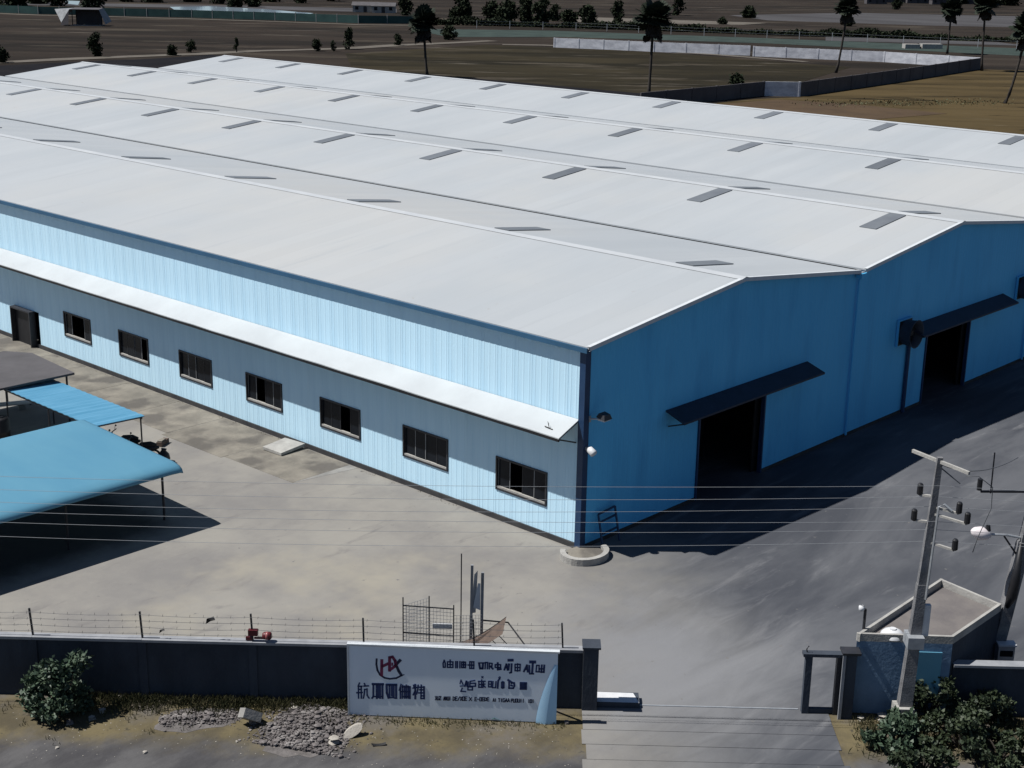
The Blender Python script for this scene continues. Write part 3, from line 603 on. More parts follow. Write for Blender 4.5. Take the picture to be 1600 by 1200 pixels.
# ------------------------------------------------------------------ front wall, sign, gate
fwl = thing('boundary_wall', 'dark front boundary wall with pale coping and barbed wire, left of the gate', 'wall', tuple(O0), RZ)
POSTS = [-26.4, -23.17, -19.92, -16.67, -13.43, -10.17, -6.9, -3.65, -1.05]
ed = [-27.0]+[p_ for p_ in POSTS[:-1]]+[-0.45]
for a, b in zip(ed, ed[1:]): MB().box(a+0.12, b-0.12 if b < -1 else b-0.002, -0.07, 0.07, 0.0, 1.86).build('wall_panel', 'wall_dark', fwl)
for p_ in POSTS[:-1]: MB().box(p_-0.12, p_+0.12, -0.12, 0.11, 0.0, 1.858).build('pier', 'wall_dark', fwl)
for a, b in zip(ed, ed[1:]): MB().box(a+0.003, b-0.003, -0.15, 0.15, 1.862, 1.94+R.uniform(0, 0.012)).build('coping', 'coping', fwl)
for p_ in POSTS: MB().beam((p_, 0, 1.93), (p_-0.02+R.uniform(-.03, .03), 0, 2.78+R.uniform(-.06, .03)), 0.05).build('wire_post', 'dark_steel', fwl)
for q in range(4):
    z = 2.10+0.2*q; pts = []
    for a, b in zip(POSTS, POSTS[1:]):
        for j in range(6): u = j/6; pts.append((a+(b-a)*u, -0.03, z-0.05*4*u*(1-u)*(1 if q % 2 else 0.5)))
    pts.append((POSTS[-1], -0.03, z))
    mb = MB().tube(pts, 0.006, 4)
    xb = POSTS[0]
    while xb < POSTS[-1]: mb.beam((xb, -0.03, z-0.05), (xb+0.02, -0.03, z+0.03), 0.008); xb += 0.4
    mb.build('barbed_wire', 'wire', fwl)
t = thing('gate_pillar', 'dark square gate pillar with a thin cap at the right end of the front wall', 'pillar', tuple(O0), RZ)
MB().box(-0.44, 0.0, -0.24, 0.24, 0, 2.05).build('shaft', 'wall_dark', t); MB().box(-0.48, 0.06, -0.29, 0.29, 2.052, 2.11).build('cap', 'wall_dark', t)
t = thing('gate_stop', 'low dark kerb block with a whitened top beside the gate pillar', 'kerb', tuple(O0), RZ)
MB().box(0.02, 1.28, -0.02, 0.62, 0.034, 0.20).build('block', 'wall_dark', t); MB().add([(0.02, -0.0, 0.206), (1.26, 0.0, 0.206), (1.12, 0.58, 0.206), (0.02, 0.60, 0.206)], [(0, 1, 2, 3)]).build('top_slab', 'white_paint', t)
t = thing('rail', 'steel sliding gate track across the entrance', 'gate track', tuple(O0), RZ)
MB().box(1.3, 6.0, 0.12, 0.17, 0.034, 0.06).build('track', 'galv', t)

# red fitting on the wall top
t = thing('wall_lamp', 'small dark red lamp fitting clamped to a barbed wire post on the wall', 'lamp', tuple(O0+DX*(-10.17)+Vector((0, 0, 1.95))), RZ)
MB().box(-0.12, 0.16, -0.10, 0.04, 0.18, 0.36).build('clamp', 'red_paint', t); MB().box(-0.2, -0.02, -0.06, 0.02, 0.02, 0.12).build('foot', 'red_paint', t)
MB().beam((0.05, -0.05, 0.10), (0.4, -0.05, 0.10), 0.05).build('arm', 'red_paint', t)
MB().tube([(0.30, -0.05, 0.18), (0.34, -0.05, 0.18), (0.52, -0.05, 0.18), (0.56, -0.05, 0.18)], [0.08, 0.11, 0.12, 0.09], 12).build('lamp_body', 'red_paint', t, True)
MB().tube([(0.40, -0.05, 0.18), (0.48, -0.05, 0.18)], 0.122, 12).build('band', 'red_glass', t, True)
# plastic scraps caught on the wire
def scrap(x, z, s, label):
    t = thing('plastic_scrap', label, 'litter', tuple(O0+DX*x+DY*(-0.03)+Vector((0, 0, z))), RZ, 'scraps on the barbed wire')
    MB().add([(0, 0, 0), (s, 0.04, 0.3*s), (1.3*s, -0.03, -0.1*s), (0.5*s, 0.05, -0.5*s), (-0.2*s, 0.0, -0.9*s)], [(0, 1, 2), (0, 2, 3), (0, 3, 4)]).build('shred', 'black', t)
scrap(-11.5, 2.62, 0.2, 'black shred of plastic hanging high on the barbed wire left of the red lamp')
scrap(-12.9, 2.22, 0.12, 'small black shred of plastic low on the barbed wire near the second post')

# the sign
sg = thing('sign_board', 'white company sign board with dark blue lettering standing before the wall', 'sign', tuple(O0+DX*(-4.225)+DY*(-0.9)), RZ-0.03)
SW, SZ0, SZ1 = 6.03, 0.04, 2.27
MB().box(-SW/2, SW/2, 0.0, 0.10, SZ0, SZ1).build('panel', 'sign_face', sg)
MB().box(-SW/2-0.05, SW/2+0.05, -0.035, 0.13, SZ1+0.002, SZ1+0.06).box(-SW/2-0.05, -SW/2-0.002, -0.035, 0.13, SZ0, SZ1).build('frame', 'white_trim', sg)
for x in (-2.9, -1.0, 1.0, 2.9): MB().beam((x, 0.14, 0.0), (x, 0.14, SZ1), 0.08).beam((x, 0.14, 1.4), (x, 0.78, 0.0), 0.06).build('support', 'dark_steel', sg)
P = []; Fs = []
for k in range(13):
    u = k/12; xl = 2.42+0.50*u**1.6; z = -0.05+1.95*u
    P += [(xl, -0.012, z), ((xl+3.02)/2, -0.02-0.07*(1-u), z), (3.02, -0.012, z-0.01)]
for k in range(12): Fs += [(3*k, 3*k+1, 3*k+4, 3*k+3), (3*k+1, 3*k+2, 3*k+5, 3*k+4)]
MB().add(P, Fs).build('loose_edge', 'sign_fold', sg, True)
def sxy(px, py):
    u = (px-547)/321.0; t0 = 1012+5.5*u; b0 = 1118+14*u
    return (-SW/2+u*SW, SZ1-(py-t0)/(b0-t0)*(SZ1-SZ0))
def strokes(name, segs, m, fx, th):
    mb = MB()
    for s in segs:
        tw = th
        if isinstance(s[0], (int, float)): tw = th*s[0]; s = s[1:]
        pts = [Vector((*sxy(*fx(p)), 0)) for p in s]
        hw = tw/2
        for a, b in zip(pts, pts[1:]):
            if (b-a).length < 1e-4: continue
            d = (b-a).normalized(); nn = Vector((-d.y, d.x, 0))*hw; e = d*hw*0.7
            c = [a-e-nn, b+e-nn, b+e+nn, a-e+nn]
            mb.add([(p.x, -0.008, p.y) for p in c]+[(p.x, -0.001, p.y) for p in c], [(0, 1, 2, 3), (0, 4, 5, 1), (1, 5, 6, 2), (2, 6, 7, 3), (3, 7, 4, 0)])
    return mb.build(name, m, sg)
fa = lambda p: (550+p[0]/10.0, 1010+p[1]/10.0)
fb = lambda p: (680+p[0]/8.889, 1015+p[1]/8.889)
strokes('logo', [[(400, 220), (395, 300), (410, 390), (450, 460), (520, 508), (600, 522), (700, 510), (790, 465)], [1.5, (775, 455), (740, 400), (710, 330)], [1.6, (690, 310), (762, 232)], [0.5, (780, 470), (822, 455)]], 'ink_black', fa, 0.055)
strokes('logo', [[(480, 235), (474, 470)], [(480, 335), (570, 290)], [(600, 190), (598, 395)], [(600, 192), (645, 182), (685, 240), (696, 315), (598, 388)], [0.6, (640, 280), (640, 310)]], 'ink_red', fa, 0.085)
big = [
 [[(130, 590), (108, 640)], [(112, 640), (112, 828)], [(108, 642), (168, 642)], [(155, 642), (155, 828)], [(84, 742), (172, 738)], [(112, 690), (155, 690)], [(195, 640), (268, 634)], [(205, 598), (218, 630)], [(208, 690), (200, 770), (186, 828)], [(245, 680), (246, 780), (276, 826)], [(208, 690), (245, 690)]],
 [[1.6, (332, 606), (498, 606)], [1.3, (345, 610), (342, 800), (322, 826)], [1.3, (395, 610), (395, 830)], [(420, 610), (420, 820)], [1.3, (448, 610), (448, 826)], [1.3, (486, 610), (486, 828)], [(345, 800), (486, 800)]],
 [[1.6, (548, 614), (704, 614)], [1.5, (550, 620), (553, 740), (580, 822)], [1.2, (595, 615), (595, 800)], [1.2, (630, 615), (630, 790)], [1.2, (660, 615), (660, 800)], [1.4, (698, 615), (698, 826)], [(580, 822), (640, 815), (690, 826)]],
 [[(775, 606), (748, 700)], [1.2, (765, 660), (765, 828)], [(800, 620), (796, 826)], [(830, 630), (830, 826)], [(856, 615), (856, 826)], [(884, 630), (884, 826)], [1.3, (910, 640), (910, 828)], [(790, 646), (918, 646)], [(760, 720), (915, 720)], [(795, 800), (912, 800)]],
 [[1.3, (995, 608), (995, 832)], [(958, 664), (1022, 654)], [(968, 616), (975, 650)], [(962, 772), (995, 700)], [(1040, 615), (1034, 690), (1015, 760)], [(1050, 650), (1135, 648)], [(1062, 690), (1132, 690)], [(1044, 740), (1138, 738)], [(1088, 612), (1082, 832)], [1.2, (1130, 640), (1132, 832)], [(1082, 786), (1130, 786)], [(1082, 828), (1135, 828)]]]
for g in big: strokes('character', g, 'ink', fa, 0.046)
l1 = [
 [[(125, 150), (110, 195), (114, 250), (140, 250), (140, 190), (125, 150)]],
 [[(170, 172), (245, 172), (245, 250), (170, 250), (170, 172)], [(207, 145), (207, 250)], [(170, 210), (245, 210)]],
 [[(283, 165), (283, 255)], [(306, 165), (306, 255)]],
 [[(340, 165), (340, 255)], [(365, 172), (416, 172), (416, 250), (365, 250), (365, 172)], [(390, 165), (390, 250)], [(365, 210), (425, 210)]],
 [[(450, 212), (535, 212)], [(475, 165), (530, 165), (530, 260), (475, 260), (475, 165)], [(502, 165), (502, 260)]],
 [[1.5, (602, 182), (616, 258), (650, 258), (656, 182)], [(600, 180), (690, 178)], [(684, 262), (690, 172), (718, 172), (716, 262)]],
 [[(742, 180), (742, 262)], [(742, 180), (780, 184), (778, 222), (742, 225)], [1.3, (758, 225), (792, 262)]],
 [[(822, 200), (896, 200), (896, 240), (822, 240), (822, 200)], [1.4, (856, 174), (858, 270), (902, 262)]],
 [[1.3, (948, 272), (974, 190), (992, 275)], [(955, 242), (990, 238)], [1.5, (1002, 272), (1010, 190)], [2.0, (1002, 134), (1058, 132)], [1.3, (1046, 186), (1042, 308), (1022, 314)]],
 [[(1092, 190), (1162, 190), (1160, 282), (1095, 282), (1092, 190)], [(1127, 180), (1127, 290)], [(1090, 236), (1162, 236)]],
 [[1.3, (1214, 292), (1254, 200), (1266, 296)], [(1225, 262), (1265, 258)], [1.3, (1290, 300), (1286, 205)], [2.2, (1298, 152), (1362, 152)], [1.5, (1334, 165), (1326, 320)], [1.2, (1290, 322), (1346, 322)]],
 [[(1386, 200), (1380, 292), (1490, 296)], [(1420, 200), (1420, 290)], [(1386, 200), (1420, 200)], [1.3, (1456, 195), (1452, 300)], [1.3, (1490, 195), (1486, 300)], [(1420, 250), (1490, 250)]]]
l2 = [
 [[0.8, (343, 478), (356, 425), (386, 490)], [0.8, (345, 512), (402, 508)], [(376, 540), (355, 586), (422, 590)]],
 [[1.2, (410, 515), (430, 440), (442, 515)], [(415, 482), (440, 480)]],
 [[(456, 450), (452, 565), (515, 565), (515, 522), (452, 522)], [(482, 440), (478, 512), (556, 512), (556, 470), (490, 472)], [(490, 440), (546, 430)]],
 [[(594, 442), (690, 440)], [(602, 440), (602, 530)], [(602, 486), (640, 486)], [(602, 526), (640, 526)], [(640, 418), (640, 530)], [(650, 482), (686, 480)], [(666, 440), (660, 530)], [(660, 490), (690, 526)], [0.6, (638, 370), (660, 394)], [0.6, (660, 370), (638, 394)]],
 [[(736, 440), (736, 520), (772, 520), (774, 440), (736, 440)], [(736, 480), (772, 480)]],
 [[(796, 440), (790, 530), (832, 530), (836, 440)], [1.3, (860, 536), (866, 430), (884, 402)], [0.6, (884, 372), (870, 388), (892, 396), (896, 376), (884, 372)]],
 [[(914, 450), (914, 530), (946, 530), (946, 450), (914, 450)], [(930, 440), (930, 540)]],
 [[1.5, (1000, 416), (1058, 454)], [1.3, (1016, 450), (1016, 535), (1074, 535), (1090, 500), (1084, 456), (1046, 462)], [1.3, (1044, 492), (1060, 500)]],
 [[1.2, (1172, 455), (1250, 455), (1250, 545), (1172, 545), (1172, 455)], [(1192, 455), (1192, 545)], [(1212, 455), (1212, 545)], [(1232, 455), (1232, 545)], [(1172, 485), (1250, 485)], [(1172, 515), (1250, 515)]]]
for g in l1: strokes('character', g, 'ink', fb, 0.042)
for g in l2: strokes('character', g, 'ink', fb, 0.042)
mini = {'X': [[(0, 0), (1, 1)], [(1, 0), (0, 1)]], 'U': [[(0, 0), (0, 1), (1, 1), (1, 0)]], 'Z': [[(0, 0), (1, 0), (0, 1), (1, 1)]], 'A': [[(0, 1), (.5, 0), (1, 1)], [(.2, .6), (.8, .6)]],
 'N': [[(0, 1), (0, 0), (1, 1), (1, 0)]], 'I': [[(.5, 0), (.5, 1)]], 'D': [[(0, 0), (0, 1), (1, .8), (1, .2), (0, 0)]], 'E': [[(1, 0), (0, 0), (0, 1), (1, 1)], [(0, .5), (.8, .5)]],
 '/': [[(1, 0), (0, 1)]], 'O': [[(0, 0), (1, 0), (1, 1), (0, 1), (0, 0)]], '-': [[(0, .5), (1, .5)]], 'T': [[(0, 0), (1, 0)], [(.5, 0), (.5, 1)]], 'P': [[(0, 1), (0, 0), (1, 0), (1, .5), (0, .5)]], 'G': [[(1, 0), (0, 0), (0, 1), (1, 1), (1, .5)]]}
for word, x0, x1, y0, h_ in (('XUZ', 0, 88, 660, 50), ('ANUI', 115, 220, 664, 50), ('DE/XOE', 245, 445, 664, 54), ('X', 465, 515, 672, 48), ('E-OEDE', 545, 748, 672, 50), ('AI', 795, 845, 686, 42), ('TIGAA', 868, 1030, 686, 48), ('PUOUII', 1045, 1230, 690, 48), ('IOI', 1275, 1365, 698, 46)):
    n_ = len(word); cw = (x1-x0)/n_; sg_ = []
    for i, ch in enumerate(word):
        for pl in mini[ch]: sg_.append([(x0+(i+0.12+0.72*a)*cw, y0+b*h_) for a, b in pl])
    strokes('lettering', sg_, 'ink_black', fb, 0.027)

# wicket frame and gate post on the right
t = thing('wicket_gate', 'dark square steel gate frame standing open at the right of the entrance', 'gate', tuple(O0), RZ)
MB().box(6.06, 6.26, -0.1, 0.1, 0.0, 1.9).build('post', 'wall_dark', t); MB().box(6.98, 7.10, -0.1, 0.1, 0.0, 1.9).build('post', 'dark_steel', t)
MB().box(5.98, 7.12, -0.13, 0.13, 1.902, 2.0).build('top_rail', 'wall_dark', t); MB().box(6.262, 6.978, -0.06, 0.06, 0.05, 0.19).build('bottom_rail', 'wall_dark', t)
MB().tube([(6.1, 0, 2.0), (6.08, 0, 2.1), (6.14, 0, 2.2)], 0.02, 6).build('hook', 'black', t)
t = thing('gate_post', 'square gate post with one pale edge between the wicket and the guard hut', 'pillar', tuple(O0), RZ)
MB().box(7.12, 7.50, -0.3, 0.02, 0.0, 2.06).build('shaft', 'wall_dark', t); MB().box(7.08, 7.17, -0.36, -0.302, 0.0, 2.1).build('pale_edge', 'coping', t); MB().box(7.06, 7.60, -0.37, 0.08, 2.102, 2.17).build('cap', 'dark_steel', t)
# guard hut with flat roof and parapet
gh = thing('guard_hut', 'small flat roofed guard hut with blue painted walls and a pale parapet', 'hut')
Q = [(-3.5, -13.58), (-1.68, -15.68), (1.44, -15.69), (1.85, -13.46)]
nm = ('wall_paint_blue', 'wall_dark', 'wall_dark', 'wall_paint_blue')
def inset(a, b, d):
    a = Vector((*a, 0)); b = Vector((*b, 0)); e = (b-a).normalized(); n_ = Vector((-e.y, e.x, 0))*d
    return a, b, n_
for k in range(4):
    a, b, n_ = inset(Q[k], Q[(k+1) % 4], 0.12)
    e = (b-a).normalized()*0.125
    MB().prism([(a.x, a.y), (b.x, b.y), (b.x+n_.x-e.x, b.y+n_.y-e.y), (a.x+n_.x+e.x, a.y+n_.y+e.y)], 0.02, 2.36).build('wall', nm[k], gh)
    a, b, n_ = inset(Q[k], Q[(k+1) % 4], 0.09)
    MB().prism([(a.x, a.y), (b.x, b.y), (b.x+n_.x, b.y+n_.y), (a.x+n_.x, a.y+n_.y)], 2.362+k*0.001, 2.60+k*0.003).build('parapet', 'pale_concrete', gh)
MB().prism([(-3.3, -13.62), (-1.65, -15.55), (1.33, -15.55), (1.7, -13.6)], 2.30, 2.40).build('roof', 'roof_slab', gh)
a, b, n_ = inset(Q[0], Q[1], 0.0); e = (b-a).normalized(); nn = Vector((e.y, -e.x, 0))
c = a+e*1.95+nn*0.01
MB().prism([(c.x-e.x*.45, c.y-e.y*.45), (c.x-e.x*.45+nn.x*.05, c.y-e.y*.45+nn.y*.05), (c.x+e.x*.55+nn.x*.05, c.y+e.y*.55+nn.y*.05), (c.x+e.x*.55, c.y+e.y*.55)], 0.7, 2.1).build('shutter', 'shed_blue', gh)
t = thing('roof_bowl', 'white upturned bowl lying on the guard hut roof near the front parapet', 'bowl', (-2.55, -14.2, 2.42))
mb = MB(); n = 14; P = []
for k in range(5):
    a = PI/2*k/4.5
    for j in range(n): P.append((0.36*math.cos(a)*math.cos(2*PI*j/n), 0.36*math.cos(a)*math.sin(2*PI*j/n), 0.22*math.sin(a)))
mb.add(P, [(k*n+j, k*n+(j+1) % n, (k+1)*n+(j+1) % n, (k+1)*n+j) for k in range(4) for j in range(n)]+[tuple(4*n+j for j in range(n))]).build('shell', 'white_paint', t, True); MB().tube([(0, 0, 0.20), (0, 0, 0.24)], 0.1, 10).build('foot_ring', 'white_paint', t)
t = thing('post_lamp', 'thin dark post with a round pale lamp on the hut parapet', 'lamp', (-3.1, -13.55, 2.6))
MB().tube([(0, 0, 0), (0, 0, 0.62)], 0.045, 8).build('post', 'dark_steel', t)
MB().tube([(-0.06, 0.06, 0.58), (-0.08, 0.08, 0.62), (-0.08, 0.08, 0.72), (-0.06, 0.06, 0.76)], [0.04, 0.09, 0.09, 0.03], 10).build('globe', 'white_paint', t, True)
MB().tube([(-0.04, 0.0, 0.66), (0.02, 0, 0.62)], 0.03, 6).build('arm', 'dark_steel', t)
rw = thing('boundary_wall', 'dark blue front boundary wall to the right of the guard hut', 'wall', tuple(O0), RZ)
x = 10.42
for k in range(4):
    MB().box(x+0.0, x+2.94, 0.1, 0.24, 0, 1.62).build('wall_panel', 'wall_dark', rw); MB().box(x+2.942, x+3.16, 0.04, 0.30, 0, 1.62).build('pier', 'wall_dark', rw)
    MB().box(x, x+3.157, -0.01, 0.35, 1.622, 1.70).build('coping', 'coping', rw); x += 3.16
sh2 = thing('side_wall', 'low wall behind the hut running back along the lane at the right edge', 'wall', (0, 0, 0))
MB().box(3.6, 9.0, -17.6, -17.42, 0.0, 1.5).build('panel', 'wall_dark', sh2); MB().box(3.55, 9.05, -17.66, -17.36, 1.502, 1.57).build('coping', 'coping', sh2)

# ------------------------------------------------------------------ utility poles and cables
def pole(loc, lean, hgt, label, detail=True):
    t = thing('utility_pole', label, 'pole', loc, RZ, 'concrete poles along the front wall')
    lx, ly = lean
    def taper(z0, z1, w0, w1, nm):
        P = []
        for z, w_ in ((z0, w0), (z1, w1)):
            for sx, sy in ((-1, -1), (1, -1), (1, 1), (-1, 1)): P.append((lx*z/hgt+sx*w_/2, ly*z/hgt+sy*w_*0.43, z))
        MB().add(P, [(3, 2, 1, 0), (4, 5, 6, 7), (0, 1, 5, 4), (1, 2, 6, 5), (2, 3, 7, 6), (3, 0, 4, 7)]).build(nm, 'pole_concrete', t)
    taper(0, hgt*0.55, 0.40, 0.27, 'shaft'); taper(hgt*0.55+0.002, hgt, 0.24, 0.15, 'shaft_top')
    if detail:
        def P_(z): return Vector((lx*z/hgt, ly*z/hgt, z))
        MB().box(-0.28, 0.24, -0.3, 0.22, 0, 0.82).build('footing', 'pale_concrete', t)
        p = P_(hgt-0.12)
        MB().beam(p+Vector((-0.52, 0.85, 0)), p+Vector((0.56, -0.9, 0)), 0.07, 0.09).build('crossarm', 'pale_concrete', t)
        for (z, ax, ay, dd) in ((7.25, -0.34, 0.25, 1), (6.95, 0.62, -0.35, 1), (6.75, 0.8, -0.6, 1), (6.5, -0.42, 0.2, 1), (5.9, 0.62, -0.45, 1)):
            p = P_(z); q = p+Vector((ax, ay, -0.05))
            am = MB().beam(p, q, 0.07, 0.06).build('insulator_arm', 'pale_concrete', t)
            MB().tube([q+Vector((0, 0, 0.0)), q+Vector((0, 0, 0.03)), q+Vector((0, 0, 0.30)), q+Vector((0, 0, 0.34))], [0.05, 0.085, 0.08, 0.05], 10).build('insulator', 'black', am)
        p = P_(7.0)
        MB().tube([P_(4.2)+Vector((0.13, -0.13, 0)), p+Vector((0.12, -0.13, 0)), p+Vector((0.25, -0.2, 0.1)), p+Vector((0.45, -0.3, -0.05))], 0.035, 6).build('conduit', 'galv', t)
        p = P_(3.05)
        MB().box(-0.26, 0.2, -0.36, 0.2, 2.75, 3.1, Matrix.Translation((p.x, p.y, 0))).build('clamp_box', 'galv', t)
        MB().box(0.17, 0.36, -0.1, 0.05, 3.05, 4.0, Matrix.Translation((p.x, p.y, 0))).build('meter_panel', 'white_paint', t)
        p = P_(hgt)
        MB().beam(p+Vector((0.05, 0, -0.3)), p+Vector((0.6, -0.1, -0.72)), 0.03).build('stay', 'wire', t)
    return t
PB = O0+DX*8.83+DY*(-0.81)
pole(tuple(PB), (0.28, 0.02), 8.4, 'leaning square concrete utility pole before the guard hut with black insulators')
PC = O0+DX*(-31.0)+DY*(-0.81)
pole(tuple(PC), (0, 0), 8.3, 'concrete utility pole beyond the left edge of the picture', False)
p2 = thing('utility_pole', 'second concrete pole at the right edge with lamp arm and meter box', 'pole', (1.5, -15.55, 0.02), RZ, 'concrete poles along the front wall')
MB().beam((0, 0, 0), (0.55, 0.0, 4.6), 0.38, 0.34).build('shaft', 'pole_concrete', p2)
MB().beam((0.55, 0, 4.59), (1.05, 0.0, 9.0), 0.30, 0.27).build('shaft_top', 'pole_concrete', p2)
MB().tube([(0.22, -0.2, 2.5), (0.30, -0.24, 2.9), (0.34, -0.26, 3.4), (0.40, -0.2, 4.6)], [0.06, 0.17, 0.15, 0.06], 8).build('cable_bundle', 'black', p2, True)
mbx = MB().box(0.05, 0.55, -0.42, -0.16, 0.75, 1.3).build('meter_box', 'galv', p2); MB().box(0.10, 0.50, -0.425, -0.421, 0.95, 1.15).build('window', 'glass', mbx); MB().box(0.02, 0.58, -0.46, -0.12, 1.302, 1.36).build('hood', 'white_paint', mbx)
MB().tube([(0.4, -0.05, 4.75), (-0.05, -0.1, 4.85), (-0.55, -0.1, 4.85)], 0.04, 8).build('lamp_arm', 'galv', p2); MB().beam((0.35, -0.05, 4.2), (-0.1, -0.1, 4.8), 0.05).build('brace', 'dark_steel', p2)
lh = MB().tube([(-0.5, -0.1, 4.82), (-0.6, -0.1, 4.84), (-0.85, -0.1, 4.88), (-1.05, -0.1, 4.95), (-1.1, -0.1, 4.98)], [0.06, 0.16, 0.22, 0.13, 0.05], 10).build('lamp_head', 'lamp_glass', p2, True)
MB().tube([(-0.62, -0.1, 4.98), (-0.62, -0.1, 5.16)], [0.1, 0.06], 8).build('photocell', 'black', lh)
MB().beam((-0.9, 0.1, 6.15), (1.6, 0.1, 6.2), 0.06).build('crossarm', 'dark_steel', p2); MB().beam((-0.6, 0.1, 6.1), (-0.62, 0.1, 7.4), 0.035).build('rod', 'dark_steel', p2)
MB().tube([(-0.95, 0.1, 6.2), (-0.95, 0.1, 6.55)], 0.08, 8).build('insulator', 'black', p2)
# cables along the front: one per insulator height
zs = [7.62, 7.18, 6.86, 6.56, 6.27, 5.84]
for i, z in enumerate(zs):
    off = (-0.45, 0.62, 0.8, -0.42, 0.0, 0.62)[i]*0.3
    a = PC+Vector((0, 0, z-0.05))+DY*off; b = PB+Vector((0.2, -0.2, z))+DY*off; pts = []
    sg2 = 0.35+0.09*(i % 3)
    for j in range(33):
        u = j/32; p = a.lerp(b, u); pts.append((p.x, p.y, p.z-sg2*4*u*(1-u)))
    c = b+DX*32+Vector((0, 0, 0.3))
    for j in range(1, 17):
        u = j/16; p = b.lerp(c, u); pts.append((p.x, p.y, p.z-0.4*4*u*(1-u)))
    hts = ('topmost', 'second highest', 'third highest', 'third lowest', 'second lowest', 'lowest')[i]
    tag(MB().tube(pts, 0.0055, 5).build('overhead_cable', 'cable', None, True), hts+' of the six thin cables strung along the front wall', 'cable', 'overhead cables')
# loose service wires between the poles
def loose(pts, label):
    tag(MB().tube(pts, 0.012, 5).build('service_wire', 'wire', None, True), label, 'wire', 'loose wires between the poles')
q1 = PB+DX*0.3+Vector((0, 0, 8.2)); q2 = Vector((1.9, -15.95, 7.3))+DX*(-0.5)
loose([q1.lerp(q2, u)-Vector((0, 0, 0.3*4*u*(1-u))) for u in [j/10 for j in range(11)]], 'slack dark wire from the top of the leaning pole to the second pole')
q3 = PB+DX*0.75+DY*(-0.9)+Vector((0, 0, 8.2))
loose([q3, q3+DX*0.35+Vector((0, 0, 0.0)), q3+DX*0.75+Vector((0, 0, -0.3)), q3+DX*0.78+Vector((0, 0, -0.9)), q3+DX*0.5+Vector((0, 0, -1.8)), q3+DX*0.42+Vector((0, 0, -2.2))], 'curved dark wire hanging loose from the crossarm of the leaning pole')

# ------------------------------------------------------------------ mesh cage behind the wall
cg = thing('mesh_cage', 'wire mesh cage with tall uprights and a bent plate behind the front wall', 'cage', tuple(O0+DX*(-5.9)+DY*1.7+Vector((0, 0, 0.02))), RZ)
def net(mb, o, ux, uz, nx, nz, t=0.008):
    o = Vector(o); ux = Vector(ux); uz = Vector(uz)
    for i in range(nx+1): mb.beam(o+ux*i/nx, o+ux*i/nx+uz, t)
    for i in range(nz+1): mb.beam(o+uz*i/nz, o+uz*i/nz+ux, t)
    return mb
cage_up = [((0, 0, 0), 2.62), ((1.55, -0.1, 0), 2.45), ((1.75, 0.35, 0), 3.95), ((0.75, 0.6, 0), 2.4)]
for p, h_ in cage_up: MB().beam(p, (p[0], p[1], h_), 0.035).build('upright', 'dark_steel', cg)
net(MB(), (0, 0, 0.5), (1.55, -0.1, -0.05), (0, 0, 1.85), 15, 16).build('mesh_panel', 'galv', cg)
net(MB(), (0, 0, 0.5), (0.75, 0.6, 0.0), (0, 0, 1.85), 9, 16).build('mesh_panel', 'galv', cg)
net(MB(), (1.55, -0.1, 0.5), (0.85, 0.3, -0.1), (0, 0, 1.6), 9, 14).build('mesh_panel', 'galv', cg)
for z in (0.55, 1.45, 2.35): MB().beam((0, 0, z), (1.55, -0.1, z-0.03), 0.03).build('rail', 'dark_steel', cg)
MB().box(0.0, 1.55, -0.08, -0.02, 0.72, 0.84).build('edge_strip', 'white_paint', cg); MB().box(0.9, 1.5, 0.02, 0.06, 1.6, 1.75).build('label_plate', 'white_paint', cg)
MB().add([(2.05, 0.3, 2.0), (2.15, 0.3, 3.3), (2.25, 0.35, 3.4), (2.2, 0.35, 2.0)], [(0, 1, 2, 3)]).build('plate', 'galv', cg)
MB().beam((2.05, 0.32, 0), (2.08, 0.32, 3.6), 0.08).build('column', 'tin', cg); MB().beam((2.38, 0.35, 0), (2.40, 0.35, 3.35), 0.09).build('column', 'tin', cg)
MB().add([(2.12, 0.30, 2.2), (2.34, 0.32, 2.1), (2.34, 0.32, 3.0), (2.26, 0.31, 3.0)], [(0, 1, 2, 3)]).build('plate', 'white_paint', cg)
mb = MB(); P = []
for j in range(8):
    u = j/7; P += [(1.55+1.5*u, -0.35-0.1*u, 0.85+0.85*u**1.5), (1.55+1.6*u, 0.35, 0.95+0.95*u**1.5)]
mb.add(P, [(2*j, 2*j+2, 2*j+3, 2*j+1) for j in range(7)]).build('bent_plate', 'rust', cg, True)
MB().tube([(2.4, 0.35, 1.75), (3.2, 0.3, 1.72), (3.75, -0.2, 1.2), (3.8, -0.3, 0.2)], 0.025, 6).build('hoop', 'dark_steel', cg)
for d in ((2.6, 1.3, 3.0, 0.9), (2.9, 1.35, 3.3, 0.95)): MB().beam((d[0], 0.2, d[1]), (d[2], 0.1, d[3]), 0.02).build('rod', 'dark_steel', cg)

